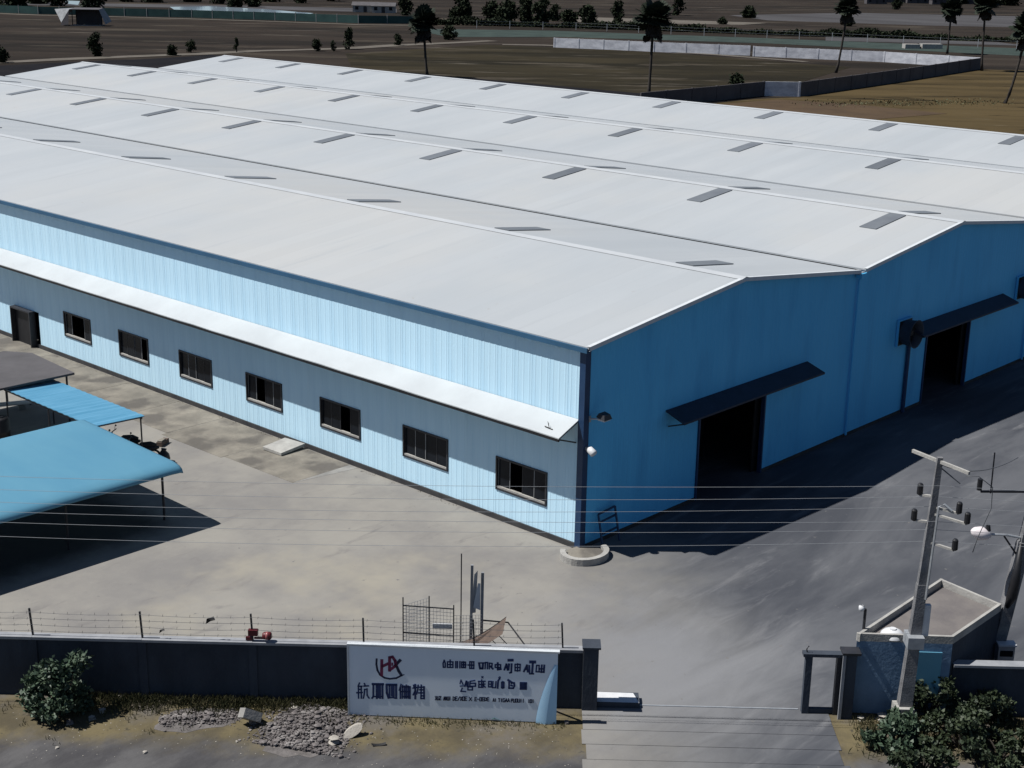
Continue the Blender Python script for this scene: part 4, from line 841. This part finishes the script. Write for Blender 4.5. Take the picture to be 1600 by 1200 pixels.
# ------------------------------------------------------------------ verge: bushes, rubble, stones, weeds
def bush(name, loc, rx, ry, h_, n, size, m, label, clumps=26, cat='bush', seed=1, group=None):
    rnd = random.Random(seed); t = thing(name, label, cat, loc, 0, group)
    st = MB(); fo = MB()
    for k in range(clumps):
        a = rnd.uniform(0, 2*PI); q = rnd.random()**0.5*0.95; zc = h_*rnd.uniform(0.12, 0.93)
        q *= math.sin(min(1, (0.15+zc/h_*1.0))*PI*0.86)**0.5 if zc/h_ < 0.95 else 0.3
        c = Vector((rx*q*math.cos(a), ry*q*math.sin(a), zc)); r = h_*rnd.uniform(0.12, 0.22)
        st.tube([(0.05*math.cos(a), 0.05*math.sin(a), 0), c*0.5+Vector((0, 0, 0.05)), c], [0.03, 0.02, 0.008], 5)
        for j in range(n//clumps):
            d = Vector((rnd.gauss(0, 1), rnd.gauss(0, 1), rnd.gauss(0, 0.9))).normalized()*r*rnd.random()**0.4
            p = c+d
            if p.z > 0.02: fo.leaf(p, size*rnd.uniform(0.6, 1.3), rnd)
    st.build('stems', 'bark', t); fo.build('foliage', m, t)
    return t
bush('bush', (*(-19.83, 2.91), 0.0), 1.05, 0.9, 1.75, 5200, 0.15, 'leaf', 'leafy green bush growing against the front wall at the left', 30, seed=3)
for k, (pt, rx, h_, n, s, lab) in enumerate((
    ((-4.48, -15.53), 0.95, 1.0, 3600, 0.16, 'broad leaved bush at the bottom right next to the driveway slabs'),
    ((-2.02, -15.37), 0.95, 1.25, 3600, 0.14, 'dark bush growing round the foot of the leaning pole'),
    ((-2.99, -16.83), 1.1, 1.2, 3400, 0.14, 'dark bush between the leaning pole and the right edge'),
    ((-2.70, -17.94), 1.0, 0.8, 2200, 0.13, 'low bush in the bottom right corner of the picture'),
    ((-5.21, -16.81), 1.1, 0.9, 2400, 0.15, 'bush cut by the bottom edge below the leaning pole'),
    ((-1.05, -16.77), 0.8, 0.9, 1800, 0.13, 'low dark bush against the blue wall at the right'))):
    bush('bush', (*pt, 0.0), rx, rx*0.9, h_, n, s, 'leaf' if k == 0 else 'leaf_dark', lab, 24, seed=20+k, group='bushes at the bottom right')
# climbing plant on the hut front
bush('vine', (*(-1.17, -13.77), 0.0), 0.5, 0.35, 1.9, 900, 0.13, 'leaf_dark', 'thin dark climber on the front of the guard hut', 14, 'plant', 41)
def stone(pt, r, m, label, seed, flat=0.6):
    o = MB().stone((0, 0, r*flat*0.7), r, random.Random(seed), flat).build('stone', m, None, False, (*pt, 0.0)); o.rotation_euler = (0, 0, seed)
    return tag(o, label, 'stone', 'loose stones on the verge')
# flat disc stone and slab
t = thing('stone_disc', 'round flat pale stone propped on edge near the sign', 'stone', (*(-14.73, -4.15), 0.0), RZ)
mb = MB(); n = 14; P = []
for yv in (-0.05, 0.05):
    for j in range(n): a = 2*PI*j/n; P.append((0.2*math.cos(a)+0.17*math.sin(a), yv+0.14*math.sin(a)*1.0, 0.17+0.2*math.sin(a)*0.8))
mb.add(P, [tuple(range(n-1, -1, -1)), tuple(range(n, 2*n))]+[(j, (j+1) % n, n+(j+1) % n, n+j) for j in range(n)]).build('disc', 'stone_pale', t); MB().stone((0.12, 0.1, 0.06), 0.12, R).build('wedge_stone', 'stone_grey', t)
t = thing('paper_tray', 'crumpled pale scrap lying on a thin board by the rubble', 'litter', (*(-15.38, -4.13), 0.0), RZ)
MB().box(-0.32, 0.3, -0.15, 0.12, 0.01, 0.04).build('board', 'apron', t); MB().stone((-0.05, 0.0, 0.14), 0.19, random.Random(5), 0.6).build('scrap', 'stone_pale', t)
t = thing('concrete_lump', 'tilted grey concrete block on the verge left of the rubble heap', 'block', (*(-16.39, -1.57), 0.0), RZ+0.4)
MB().box(-0.28, 0.28, -0.2, 0.2, -0.14, 0.14, Matrix.Translation((0, 0, 0.3)) @ Matrix.Rotation(0.5, 4, 'Y') @ Matrix.Rotation(-0.5, 4, 'X')).build('block', 'concrete', t); MB().stone((0.1, 0.05, 0.08), 0.16, R).build('chock', 'stone_grey', t)
for i, (pt, r, m, lab) in enumerate((
    ((-16.83, -2.67), 0.11, 'stone_grey', 'small grey cube-like stone below the concrete block'), ((-19.39, -0.76), 0.075, 'stone_pale', 'small white pebble on the bare verge near the bottom edge'),
    ((-20.98, 1.17), 0.06, 'stone_pale', 'tiny white pebble below the bush at the left'), ((-19.44, 1.89), 0.12, 'stone_pale', 'pale stone at the right foot of the leafy bush'),
    ((-19.01, 2.04), 0.13, 'stone_pale', 'pale stone just behind another at the right foot of the leafy bush'), ((-20.02, 2.12), 0.12, 'stone_grey', 'grey stone directly below the leafy bush'),
    ((-18.21, 2.36), 0.11, 'stone_pale', 'whitish stone standing in the wall shade right of the bush'), ((-14.33, -1.59), 0.16, 'stone_grey', 'larger rounded stone at the top of the rubble by the wall'),
    ((-17.26, -2.09), 0.05, 'stone_pale', 'speck-like pale pebble left of the grey cube-like stone'), ((-3.63, -14.02), 0.12, 'stone_pale', 'pale stone at the foot of the gate post'),
    ((-3.17, -14.43), 0.2, 'stone_pale', 'white block-like stone in front of the hut wall'), ((-9.92, -8.01), 0.10, 'stone_grey', 'dark little stone by the right foot of the sign'),
    ((-15.00, -1.83), 0.13, 'stone_pale', 'pale stone at the left flank of the rubble heap'))):
    stone(pt, r, m, lab, 50+i)
# rubble heap and gravel
for ca, cb, wv in (((-14.17, -2.34), (-16.63, -3.59), 0.5), ((-18.25, 0.40), (-16.26, -1.04), 0.28)):
    a = Vector((*ca, 0)); b = Vector((*cb, 0)); d = b-a; nv = Vector((-d.y, d.x, 0)); poly = []
    for k in range(24):
        t = 2*PI*k/24; rr = R.uniform(0.75, 1.1); p = (a+b)/2+d*0.58*math.cos(t)*rr+nv*wv*math.sin(t)*rr; poly.append((p.x, p.y))
    sheet('rubble_dust', poly, 0.018, 'rubble_dust')
rb = MB(); rnd = random.Random(77); bx_, by_ = (-15.45, -2.92)
def heap(mb, pa, pb, n, r0, r1, hh, spread):
    a = Vector((*pa, 0)); b = Vector((*pb, 0)); d = (b-a); nrm = Vector((-d.y, d.x, 0)).normalized()
    for _ in range(n):
        u = rnd.random(); q = rnd.gauss(0, 0.45); h = hh*max(0, 1-abs(q))*math.sin(PI*min(max(u, 0.1), 0.9))**0.5
        p = a+d*u+nrm*q*spread; mb.stone((p.x, p.y, rnd.random()*h+0.02), r0+(r1-r0)*rnd.random()**2.2*(1 if rnd.random() > 0.05 else 2.2), rnd, rnd.uniform(0.45, 0.95))
heap(rb, (-14.36, -2.37), (-16.44, -3.49), 5200, 0.007, 0.062, 0.20, 1.35)
tag(kind(rb.build('rubble', 'stone_grey'), 'stuff'), 'heap of broken grey and pinkish rubble left of the sign', 'rubble')
rb = MB(); heap(rb, (-18.14, 0.39), (-16.35, -1.00), 1100, 0.008, 0.055, 0.12, 0.45)
tag(kind(rb.build('gravel', 'stone_grey'), 'stuff'), 'low spread of bluish grey gravel on the verge left of the concrete block', 'gravel')
rb = MB()
for _ in range(420):
    p = F(rnd.uniform(-19, 6), rnd.uniform(-3.6, -1.0)); rb.stone((p[0], p[1], 0.012), rnd.uniform(0.006, 0.022), rnd, 0.5)
tag(kind(rb.build('pebbles', 'stone_pale'), 'stuff'), 'scattered pale pebbles over the verge and road edge', 'pebbles')
mb = MB()
def tuft(mb, x, y, h_, n, spread=0.12):
    for _ in range(n):
        a = rnd.uniform(0, 2*PI); bx0 = x+rnd.gauss(0, spread); by0 = y+rnd.gauss(0, spread); hh = h_*rnd.uniform(0.5, 1.2); l = hh*rnd.uniform(0.2, 0.7); wd = 0.012
        c, s = math.cos(a), math.sin(a)
        mb.add([(bx0-s*wd, by0+c*wd, 0), (bx0+s*wd, by0-c*wd, 0), (bx0+c*l*.4+s*wd*.7, by0+s*l*.4-c*wd*.7, hh*.65), (bx0+c*l, by0+s*l, hh), (bx0+c*l*.4-s*wd*.7, by0+s*l*.4+c*wd*.7, hh*.65)], [(0, 1, 2, 3, 4)])
for _ in range(420):
    x = rnd.uniform(-15.5, -7.3); p = F(x, -0.15-abs(rnd.gauss(0, 0.35))); tuft(mb, *p, 0.22, 9)
for _ in range(60):
    p = F(rnd.uniform(-19, -7), -0.5-abs(rnd.gauss(0, 0.7))); tuft(mb, *p, 0.14, 7)
for _ in range(110):
    p = F(rnd.uniform(-7.2, -1.0), -1.0-abs(rnd.gauss(0, 0.12))); tuft(mb, *p, 0.10, 6)
for _ in range(300):
    p = F(rnd.uniform(7.6, 14), -0.3-abs(rnd.gauss(0, 1.1))); tuft(mb, *p, 0.22, 8, 0.2)
tag(kind(mb.build('weeds', 'weed'), 'stuff'), 'dry weeds growing along the foot of the front wall', 'weeds')
mb = MB()
for _ in range(90):
    y_ = rnd.uniform(6, 44); tuft(mb, -0.12-rnd.random()*0.15, y_, 0.06, 4, 0.05)
tag(kind(mb.build('weeds', 'weed'), 'stuff'), 'sparse little weeds along the base of the long wall', 'weeds')
t = thing('litter_bag', 'torn teal plastic bag caught under the sign board', 'litter', (*(-11.24, -6.44), 0.0), RZ)
MB().add([(-0.2, 0, 0.02), (-0.05, -0.1, 0.12), (0.15, -0.06, 0.05), (0.28, 0, 0.10), (0.1, 0.08, 0.03), (-0.1, 0.1, 0.14)], [(0, 1, 5), (1, 2, 4, 5), (2, 3, 4)]).build('film', 'net', t)
t = thing('tread_scrap', 'black scrap of tyre rubber lying on the road edge below the sign', 'litter', (*(-14.58, -5.07), 0.016), RZ+0.2)
mb = MB(); P = []
for j in range(7):
    a = -0.6+1.2*j/6; P += [(0.3*math.sin(a)*1.2, -0.03, 0.10*(a*a)+0.01), (0.3*math.sin(a)*1.2, 0.06, 0.10*a*a+0.03)]
mb.add(P, [(2*j, 2*j+2, 2*j+3, 2*j+1) for j in range(6)]).build('strip', 'rubber', t)
t = thing('plant_debris', 'tiny dry twig lying on the awning near its end', 'twig', (-0.85, 0.9, 4.79))
MB().tube([(0, -0.15, 0), (0, 0.05, 0.02), (0.02, 0.25, 0.03)], 0.018, 5).build('stem', 'bark', t)
for d in ((0.1, 0.15, 0.18), (-0.05, 0.0, 0.22), (0.02, 0.12, 0.25)): MB().tube([(0, 0.02, 0.01), d], 0.008, 4).build('shoot', 'bark', t)

# ------------------------------------------------------------------ beyond: field walls, palms, trees, fence, houses
def wall_run(name, pts, h_, m, mc, label, seg=6.0):
    t = thing(name, label, 'wall')
    for (a, b) in zip(pts, pts[1:]):
        a = Vector((*a, 0)); b = Vector((*b, 0)); L_ = (b-a).length; n = max(1, round(L_/seg)); e = (b-a).normalized()
        for k in range(n):
            p = a+(b-a)*k/n; q = a+(b-a)*(k+1)/n-e*0.02
            MB().beam(p+Vector((0, 0, h_/2)), q+Vector((0, 0, h_/2)), 0.2, h_).build('wall_panel', m, t)
            MB().beam(p+Vector((0, 0, h_/2)), p+e*0.32+Vector((0, 0, h_/2)), 0.34, h_+0.12).build('pier', m, t)
    return t
wall_run('field_wall', [(249.16, 104.56), (203.35, 98.69), (164.90, 94.65)], 2.3, 'dark_wall', 'coping', 'dark field wall running from the bright wall corner towards the jog', 7)  # same wall as the bright runs, its shaded side coloured darker
wall_run('field_wall', [(164.90, 94.65), (160.88, 98.94)], 2.3, 'white_wall', 'coping', 'short lit wall face at the jog in the dark field wall', 4)  # lit side of the jog put in as a paler colour
wall_run('field_wall', [(160.88, 98.94), (147.61, 98.66), (128.84, 98.89)], 2.3, 'dark_wall', 'coping', 'dark field wall running behind the warehouse roof left of the jog', 7)  # shaded side again, the shade put into the darker colour
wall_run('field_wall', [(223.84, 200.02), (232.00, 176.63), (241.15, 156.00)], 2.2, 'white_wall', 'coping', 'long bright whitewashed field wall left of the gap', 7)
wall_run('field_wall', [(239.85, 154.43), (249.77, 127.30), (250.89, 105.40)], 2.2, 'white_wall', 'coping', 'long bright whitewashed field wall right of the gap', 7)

def palm(loc, h_, cr, lean, seed, label):
    rnd = random.Random(seed); t = thing('palm_tree', label, 'palm tree', loc, 0, 'sugar palms in the fields')
    pts = []; rad = []
    for j in range(9):
        u = j/8; pts.append((lean[0]*u**0.7, lean[1]*u**0.7, h_*u)); rad.append(0.34-0.14*min(1, u*4)**0.5+(0.02 if j % 2 else 0))
    MB().tube(pts, rad, 8).build('trunk', 'bark', t, True)
    top = Vector(pts[-1]); cm = MB(); dm = MB()
    def fanleaf(mb, d, pet, r):
        d = d.normalized(); u = Vector((0, 0, 1)); s = d.cross(u)
        s = s.normalized() if s.length > 0.05 else Vector((1, 0, 0)); nrm = s.cross(d)
        c = top+d*pet; mb.beam(top, c, 0.07)
        tilt = rnd.uniform(-0.4, 0.4); s2 = s*math.cos(tilt)+nrm*math.sin(tilt); n2 = s2.cross(d)
        k = 11; P = [c]; Fs = []
        for j in range(k):
            a = -1.9+3.8*(j+0.5)/k
            for da, rr in ((-0.19, 0.82), (0.0, 1.0), (0.19, 0.82)):
                b = a+da; P.append(c+(d*math.cos(b)+s2*math.sin(b))*r*rr*rnd.uniform(0.9, 1.08)+n2*r*0.12*(1-abs(j-5)/5)-Vector((0, 0, 0.12*r*rr)))
            i = 1+3*j; Fs.append((0, i, i+1, i+2))
        mb.add(P, Fs)
    for k in range(62):
        z = rnd.uniform(-0.75, 1.0); a = rnd.uniform(0, 2*PI); q = math.sqrt(max(0, 1-z*z))
        fanleaf(cm, Vector((q*math.cos(a), q*math.sin(a), z)), cr*rnd.uniform(0.15, 0.52), cr*rnd.uniform(0.42, 0.58))
    for k in range(26):
        a = rnd.uniform(0, 2*PI); fanleaf(dm, Vector((0.35*math.cos(a), 0.35*math.sin(a), -1)), cr*rnd.uniform(0.3, 0.95), cr*rnd.uniform(0.25, 0.36))
    cm.build('crown', 'palm_leaf', t); dm.build('dead_fronds', 'dead_leaf', t)
palm((*(140.59, 155.94), 0), 9.6, 3.2, (-0.6, 0.4), 1, 'sugar palm standing behind the roof left of the other palms')
palm((*(142.12, 107.74), 0), 12.4, 3.4, (0.2, -0.2), 2, 'tall sugar palm rising behind the middle of the roof edge')
palm((*(213.62, 117.33), 0), 12.6, 3.0, (0.9, -1.0), 3, 'slender sugar palm just behind the dark field wall')
palm((*(289.74, 132.65), 0), 10.6, 3.2, (0, 0), 4, 'sugar palm standing behind the bright field wall, right of the pale trough')
palm((*(244.32, 101.94), 0), 13.2, 3.0, (-0.6, 0.4), 5, 'sugar palm with crooked foot at the corner of the field walls')
palm((*(181.89, 67.95), 0), 11.6, 3.0, (1.6, -1.6), 6, 'leaning sugar palm at the right edge of the golden field')

def tree(pt, h_, wd, seed, label, m='leaf_far', group='small trees along the dirt path', conic=False, n=900):
    rnd = random.Random(seed); t = thing('tree', label, 'tree', (*pt, 0), 0, group)
    tr = MB(); fo = MB(); tr.tube([(0, 0, 0), (0.05*h_*rnd.uniform(-1, 1), 0.04*h_, h_*0.4), (0, 0, h_*0.8)], [0.035*h_, 0.025*h_, 0.01*h_], 6)
    cl = 20
    for k in range(cl):
        z = h_*rnd.uniform(0.06, 0.92); f = (1.05-z/h_) if conic else math.sin(PI*min(0.98, 0.12+z/h_*0.83))
        a = rnd.uniform(0, 2*PI); q = wd/2*f*rnd.uniform(0.3, 0.95); c = Vector((q*math.cos(a), q*math.sin(a), z)); r = wd*rnd.uniform(0.18, 0.28)
        tr.tube([(0, 0, z*0.55), c], [0.015*h_, 0.004*h_], 4)
        for j in range(n//cl):
            d = Vector((rnd.gauss(0, 1), rnd.gauss(0, 1), rnd.gauss(0, 0.8))).normalized()*r*rnd.random()**0.4; fo.leaf(c+d, wd*0.17*rnd.uniform(0.6, 1.3), rnd)
    tr.build('trunk', 'bark', t); fo.build('crown', m, t)
for i, a in enumerate((
    ((120.21, 231.03), 4.4, 3.0, 'dark bushy tree in front of the field hut beside the path', False), ((133.70, 224.57), 2.0, 2.0, 'low rounded shrub by the path behind the far gable', False),
    ((142.48, 230.26), 2.6, 1.8, 'small upright shrub right of the low rounded one by the path', False), ((150.50, 225.23), 3.2, 1.2, 'narrow dark columnar tree beside the path behind the far ridge', True),
    ((167.54, 219.33), 2.6, 1.8, 'small dark shrub, first of three together on the path', False), ((170.64, 217.40), 2.4, 1.2, 'thin shrub, middle one of three together on the path', False),
    ((177.79, 220.38), 4.8, 2.6, 'pointed dark tree, tallest of three together on the path', True), ((196.37, 224.79), 2.8, 1.8, 'lone shrub on the path left of the first palm', False),
    ((223.37, 234.92), 3.4, 3.4, 'round bush right of the first palm', False), ((97.09, 225.92), 3.6, 2.4, 'dark shrub at the left edge beside the path', False),
    ((171.91, 111.91), 1.6, 3.0, 'low round bush before the dark field wall near the jog', False))):
    tree(a[0], a[1], a[2], 100+i, a[3], 'leaf_far', conic=a[4], n=1300)
for i, a in enumerate((
    ((309.57, 344.31), 7, 5, 'dark tree at the top left of the first palm'), ((294.78, 301.97), 8, 6.5, 'broad dark tree right of the first palm crown'), ((297.90, 291.40), 6.5, 6, 'rounded tree, first in the row behind the white fence'),
    ((298.67, 286.58), 6, 7, 'wide low tree, second in the row behind the white fence'), ((304.82, 283.51), 8, 6, 'taller tree, third in the row behind the white fence'), ((300.56, 272.62), 9, 6, 'pointed dark tree at the right end of the row behind the white fence'),
    ((327.18, 290.93), 5, 4, 'small tree just right of the pointed one'), ((321.01, 279.97), 3.5, 5, 'low wide bush right of the tree row'), ((323.65, 274.13), 5.5, 5.5, 'dark rounded bush on the pale strip'), ((333.09, 269.43), 7, 4.5, 'upright narrow tree left of the tall middle palm'),
    ((406.84, 300.95), 8, 5, 'dark tree at the top edge right of the tall middle palm'), ((415.29, 274.75), 3.5, 5, 'low bush alone in the far brown field'), ((393.66, 220.67), 3, 3, 'little bush right of the slender palm crown'), ((559.54, 294.31), 6, 4, 'small round tree at the top right field edge'),
    ((363.14, 249.84), 2, 3, 'tiny shrub on the pale track'))):
    tree(a[0], a[1], a[2], 200+i, a[3], 'leaf_far', 'trees in the far fields', n=1300)
ORD = ('first', 'second', 'third', 'fourth', 'fifth', 'sixth', 'seventh', 'eighth', 'ninth', 'tenth', 'eleventh', 'twelfth', 'thirteenth')
for i, (pt, h_, wd) in enumerate((((228.04, 463.40), 6, 9), ((245.27, 476.21), 6, 8), ((241.81, 458.28), 7, 8), ((239.79, 429.07), 6, 8), ((287.41, 482.13), 5, 7), ((293.23, 473.05), 5, 8), ((311.87, 473.87), 5, 8), ((310.10, 453.17), 5, 6), ((296.74, 424.96), 5, 6), ((303.64, 422.32), 4, 6), ((342.58, 463.50), 6, 8), ((346.52, 447.43), 5, 5), ((374.45, 460.47), 6, 7))):
    tree(pt, h_, wd, 300+i, 'dark far tree at the top left edge, %s from the left' % ORD[i], 'leaf_far', 'dark trees along the top left edge', n=1100)
for i, (pt, h_, wd) in enumerate((((678.34, 295.82), 8, 9), ((635.36, 287.21), 8, 10), ((677.03, 322.79), 7, 8), ((673.33, 342.43), 6, 7))):
    tree(pt, h_, wd, 330+i, 'dark far tree at the top right edge, %s from the right' % ORD[i], 'leaf_far', 'dark trees along the top right edge', n=1100)

# green netted fence along the far road
fn = thing('net_fence', 'long green netted fence on white posts along the far track at upper left', 'fence')
line = [(190.56, 427.26), (202.18, 399.49), (215.52, 383.80), (232.36, 359.42), (245.81, 334.70), (256.27, 307.70), (269.76, 296.70)]
for (a, b) in zip(line, line[1:]):
    a = Vector((*a, 0)); b = Vector((*b, 0)); L_ = (b-a).length; n = max(1, round(L_/7))
    for k in range(n):
        p = a+(b-a)*k/n; q = a+(b-a)*(k+1)/n
        MB().beam(p+Vector((0, 0, 1.25)), q+Vector((0, 0, 1.25)), 0.04, 2.3).build('net_panel', 'net', fn); MB().beam(p, p+Vector((0, 0, 2.7)), 0.14).build('post', 'tin', fn)
wf = thing('wire_fence', 'thin white posts of a far wire fence right of the first palm', 'fence')
line = [(270.64, 271.65), (289.79, 249.82), (299.75, 211.17), (311.60, 177.38), (325.15, 121.18)]
for (a, b) in zip(line, line[1:]):
    a = Vector((*a, 0)); b = Vector((*b, 0)); n = max(1, round((b-a).length/9))
    for k in range(n):
        p = a+(b-a)*k/n; q = a+(b-a)*(k+1)/n; MB().beam(p, p+Vector((0, 0, 2.2)), 0.10).build('post', 'galv', wf)
        MB().beam(p+Vector((0, 0, 2.0)), q+Vector((0, 0, 2.0)), 0.03).beam(p+Vector((0, 0, 1.2)), q+Vector((0, 0, 1.2)), 0.03).build('strand', 'galv', wf)
hd = MB(); rnd = random.Random(9)
line = [(269.76, 296.70), (280.58, 282.79), (298.33, 257.18), (314.00, 221.48), (328.80, 187.77), (359.81, 136.05)]
for (a, b) in zip(line, line[1:]):
    a = Vector((*a, 0)); b = Vector((*b, 0)); L_ = (b-a).length
    for _ in range(int(L_*110)):
        p = a.lerp(b, rnd.random()); top = 1.5+0.7*math.sin(p.x*0.23)+0.4*math.sin(p.y*0.71); hd.leaf((p.x+rnd.gauss(0, .6), p.y+rnd.gauss(0, .6), rnd.random()*max(0.5, top)), rnd.uniform(0.5, 1.0), rnd)
tag(kind(hd.build('hedge', 'leaf_far'), 'stuff'), 'long dark green hedge strip across the far fields', 'hedge')
mb = MB()
for _ in range(1500):
    px = rnd.random()
    q = Vector((*(154.85, 87.16), 0)).lerp(Vector((*(183.05, 69.55), 0)), px)+Vector((rnd.gauss(0, 3), rnd.gauss(0, 2.2), 0))
    hgt = rnd.uniform(0.1, 0.4)
    mb.leaf((q.x, q.y, 0.03), hgt, rnd)
tag(kind(mb.build('scrub', 'weed'), 'stuff'), 'dry low scrub scattered over the golden field', 'scrub')
# field hut
hx, hy = (180.23, 333.87)
t = thing('field_hut', 'small open field hut with pale tin roof wings beside the fence', 'hut', (hx, hy, 0), RZ+0.05)
MB().box(-4.2, 4.2, -2.5, 2.5, 0, 0.2).build('floor', 'concrete', t)
MB().box(-3.6, 3.6, 2.0, 2.2, 0.2, 4.4).build('wall', 'dark_wall', t)
for x in (-3.5, 3.5):
    for y_ in (-2.2, 2.1): MB().beam((x, y_, 0.2), (x, y_, 4.4), 0.2).build('post', 'bark', t)
MB().add([(-4.0, -2.8, 4.45), (4.0, -2.8, 4.45), (4.0, 2.8, 4.7), (-4.0, 2.8, 4.7), (-4.0, -2.8, 4.35), (4.0, -2.8, 4.35), (4.0, 2.8, 4.6), (-4.0, 2.8, 4.6)], [(0, 1, 2, 3), (7, 6, 5, 4), (0, 4, 5, 1), (1, 5, 6, 2), (2, 6, 7, 3), (3, 7, 4, 0)]).build('roof', 'grey_roof', t)
MB().add([(-4.05, -2.8, 4.4), (-4.05, 2.8, 4.6), (-9.5, 2.8, 4.2), (-6.4, -2.8, 0.9), (-4.05, -2.8, 4.3), (-4.05, 2.8, 4.5), (-9.5, 2.8, 4.1), (-6.4, -2.8, 0.8)], [(0, 1, 2, 3), (7, 6, 5, 4), (2, 6, 7, 3), (3, 7, 4, 0)]).build('roof_wing', 'tin', t)
MB().add([(4.05, -2.8, 4.4), (4.05, 2.8, 4.6), (6.0, 2.8, 1.2), (5.6, -2.8, 0.6), (4.05, -2.8, 4.3), (4.05, 2.8, 4.5), (6.0, 2.8, 1.1), (5.6, -2.8, 0.5)], [(3, 2, 1, 0), (4, 5, 6, 7), (2, 3, 7, 6), (0, 4, 7, 3)]).build('roof_wing', 'tin', t)
MB().add([(-4.3, -3.6, 0.35), (-6.6, -3.4, 0.1), (-4.2, -2.9, 4.0)], [(0, 1, 2)]).build('tarp', 'dark_wall', t)
# far low buildings
def house(pt, L_, D_, h_, rh, mw, mr, label, group='far houses'):
    x, y_ = pt; t = thing('house', label, 'house', (x, y_, 0), RZ, group)
    MB().box(-L_/2, L_/2, -D_/2, D_/2, 0, h_).build('wall', mw, t)
    e = 0.4
    MB().add([(-L_/2-e, -D_/2-e, h_), (L_/2+e, -D_/2-e, h_), (L_/2+e, 0, h_+rh), (-L_/2-e, 0, h_+rh), (L_/2+e, D_/2+e, h_), (-L_/2-e, D_/2+e, h_)], [(0, 1, 2, 3), (3, 2, 4, 5), (1, 4, 2), (0, 3, 5), (0, 5, 4, 1)]).build('roof', mr, t)
    d = MB().box(-0.6, 0.6, -D_/2-0.06, -D_/2-0.003, 0, min(2.1, h_-0.2)).build('door', 'dark_steel', t)
    for xx in (-L_/3, L_/3):
        wn = MB().box(xx-0.6, xx+0.6, -D_/2-0.05, -D_/2-0.003, 0.9, min(2.1, h_-0.25)).build('window', 'dark_steel', t); MB().box(xx-0.5, xx+0.5, -D_/2-0.07, -D_/2-0.052, 1.0, min(2.0, h_-0.35)).build('pane', 'glass', wn)
house((313.92, 369.92), 9, 5, 2.4, 1.2, 'pale_concrete', 'grey_roof', 'low far white building left of the dark tree')
house((316.46, 363.16), 8, 5, 2.4, 1.2, 'pale_concrete', 'grey_roof', 'low far white building closest to the dark tree')
for i, (pt, L_, mr) in enumerate((((624.31, 341.53), 10, 'tin_blue'), ((654.75, 348.82), 12, 'tin_blue'), ((659.56, 338.01), 11, 'tin'), ((653.77, 322.22), 9, 'tin_blue'), ((682.01, 321.03), 12, 'tin'), ((680.63, 303.68), 10, 'tin'))):
    house(pt, L_, 6, 2.6, 1.8, 'dark_wall', mr, 'far village house at the top right edge, %s from the left' % ('first', 'second', 'third', 'fourth', 'fifth', 'sixth')[i], 'village houses at the top edge')
t = thing('trough', 'pale broken concrete trough lying before the far hedge', 'trough', (*(303.07, 146.05), 0), RZ+0.1)
MB().box(-5, -1.2, -1.2, 1.2, 0, 1.1).build('block', 'pale_concrete', t); MB().box(-0.6, 4.6, -1.2, 1.2, 0, 1.2).build('block', 'pale_concrete', t); MB().box(-1.198, -0.602, -0.6, 1.0, 0, 0.5).build('joint', 'dark_wall', t)
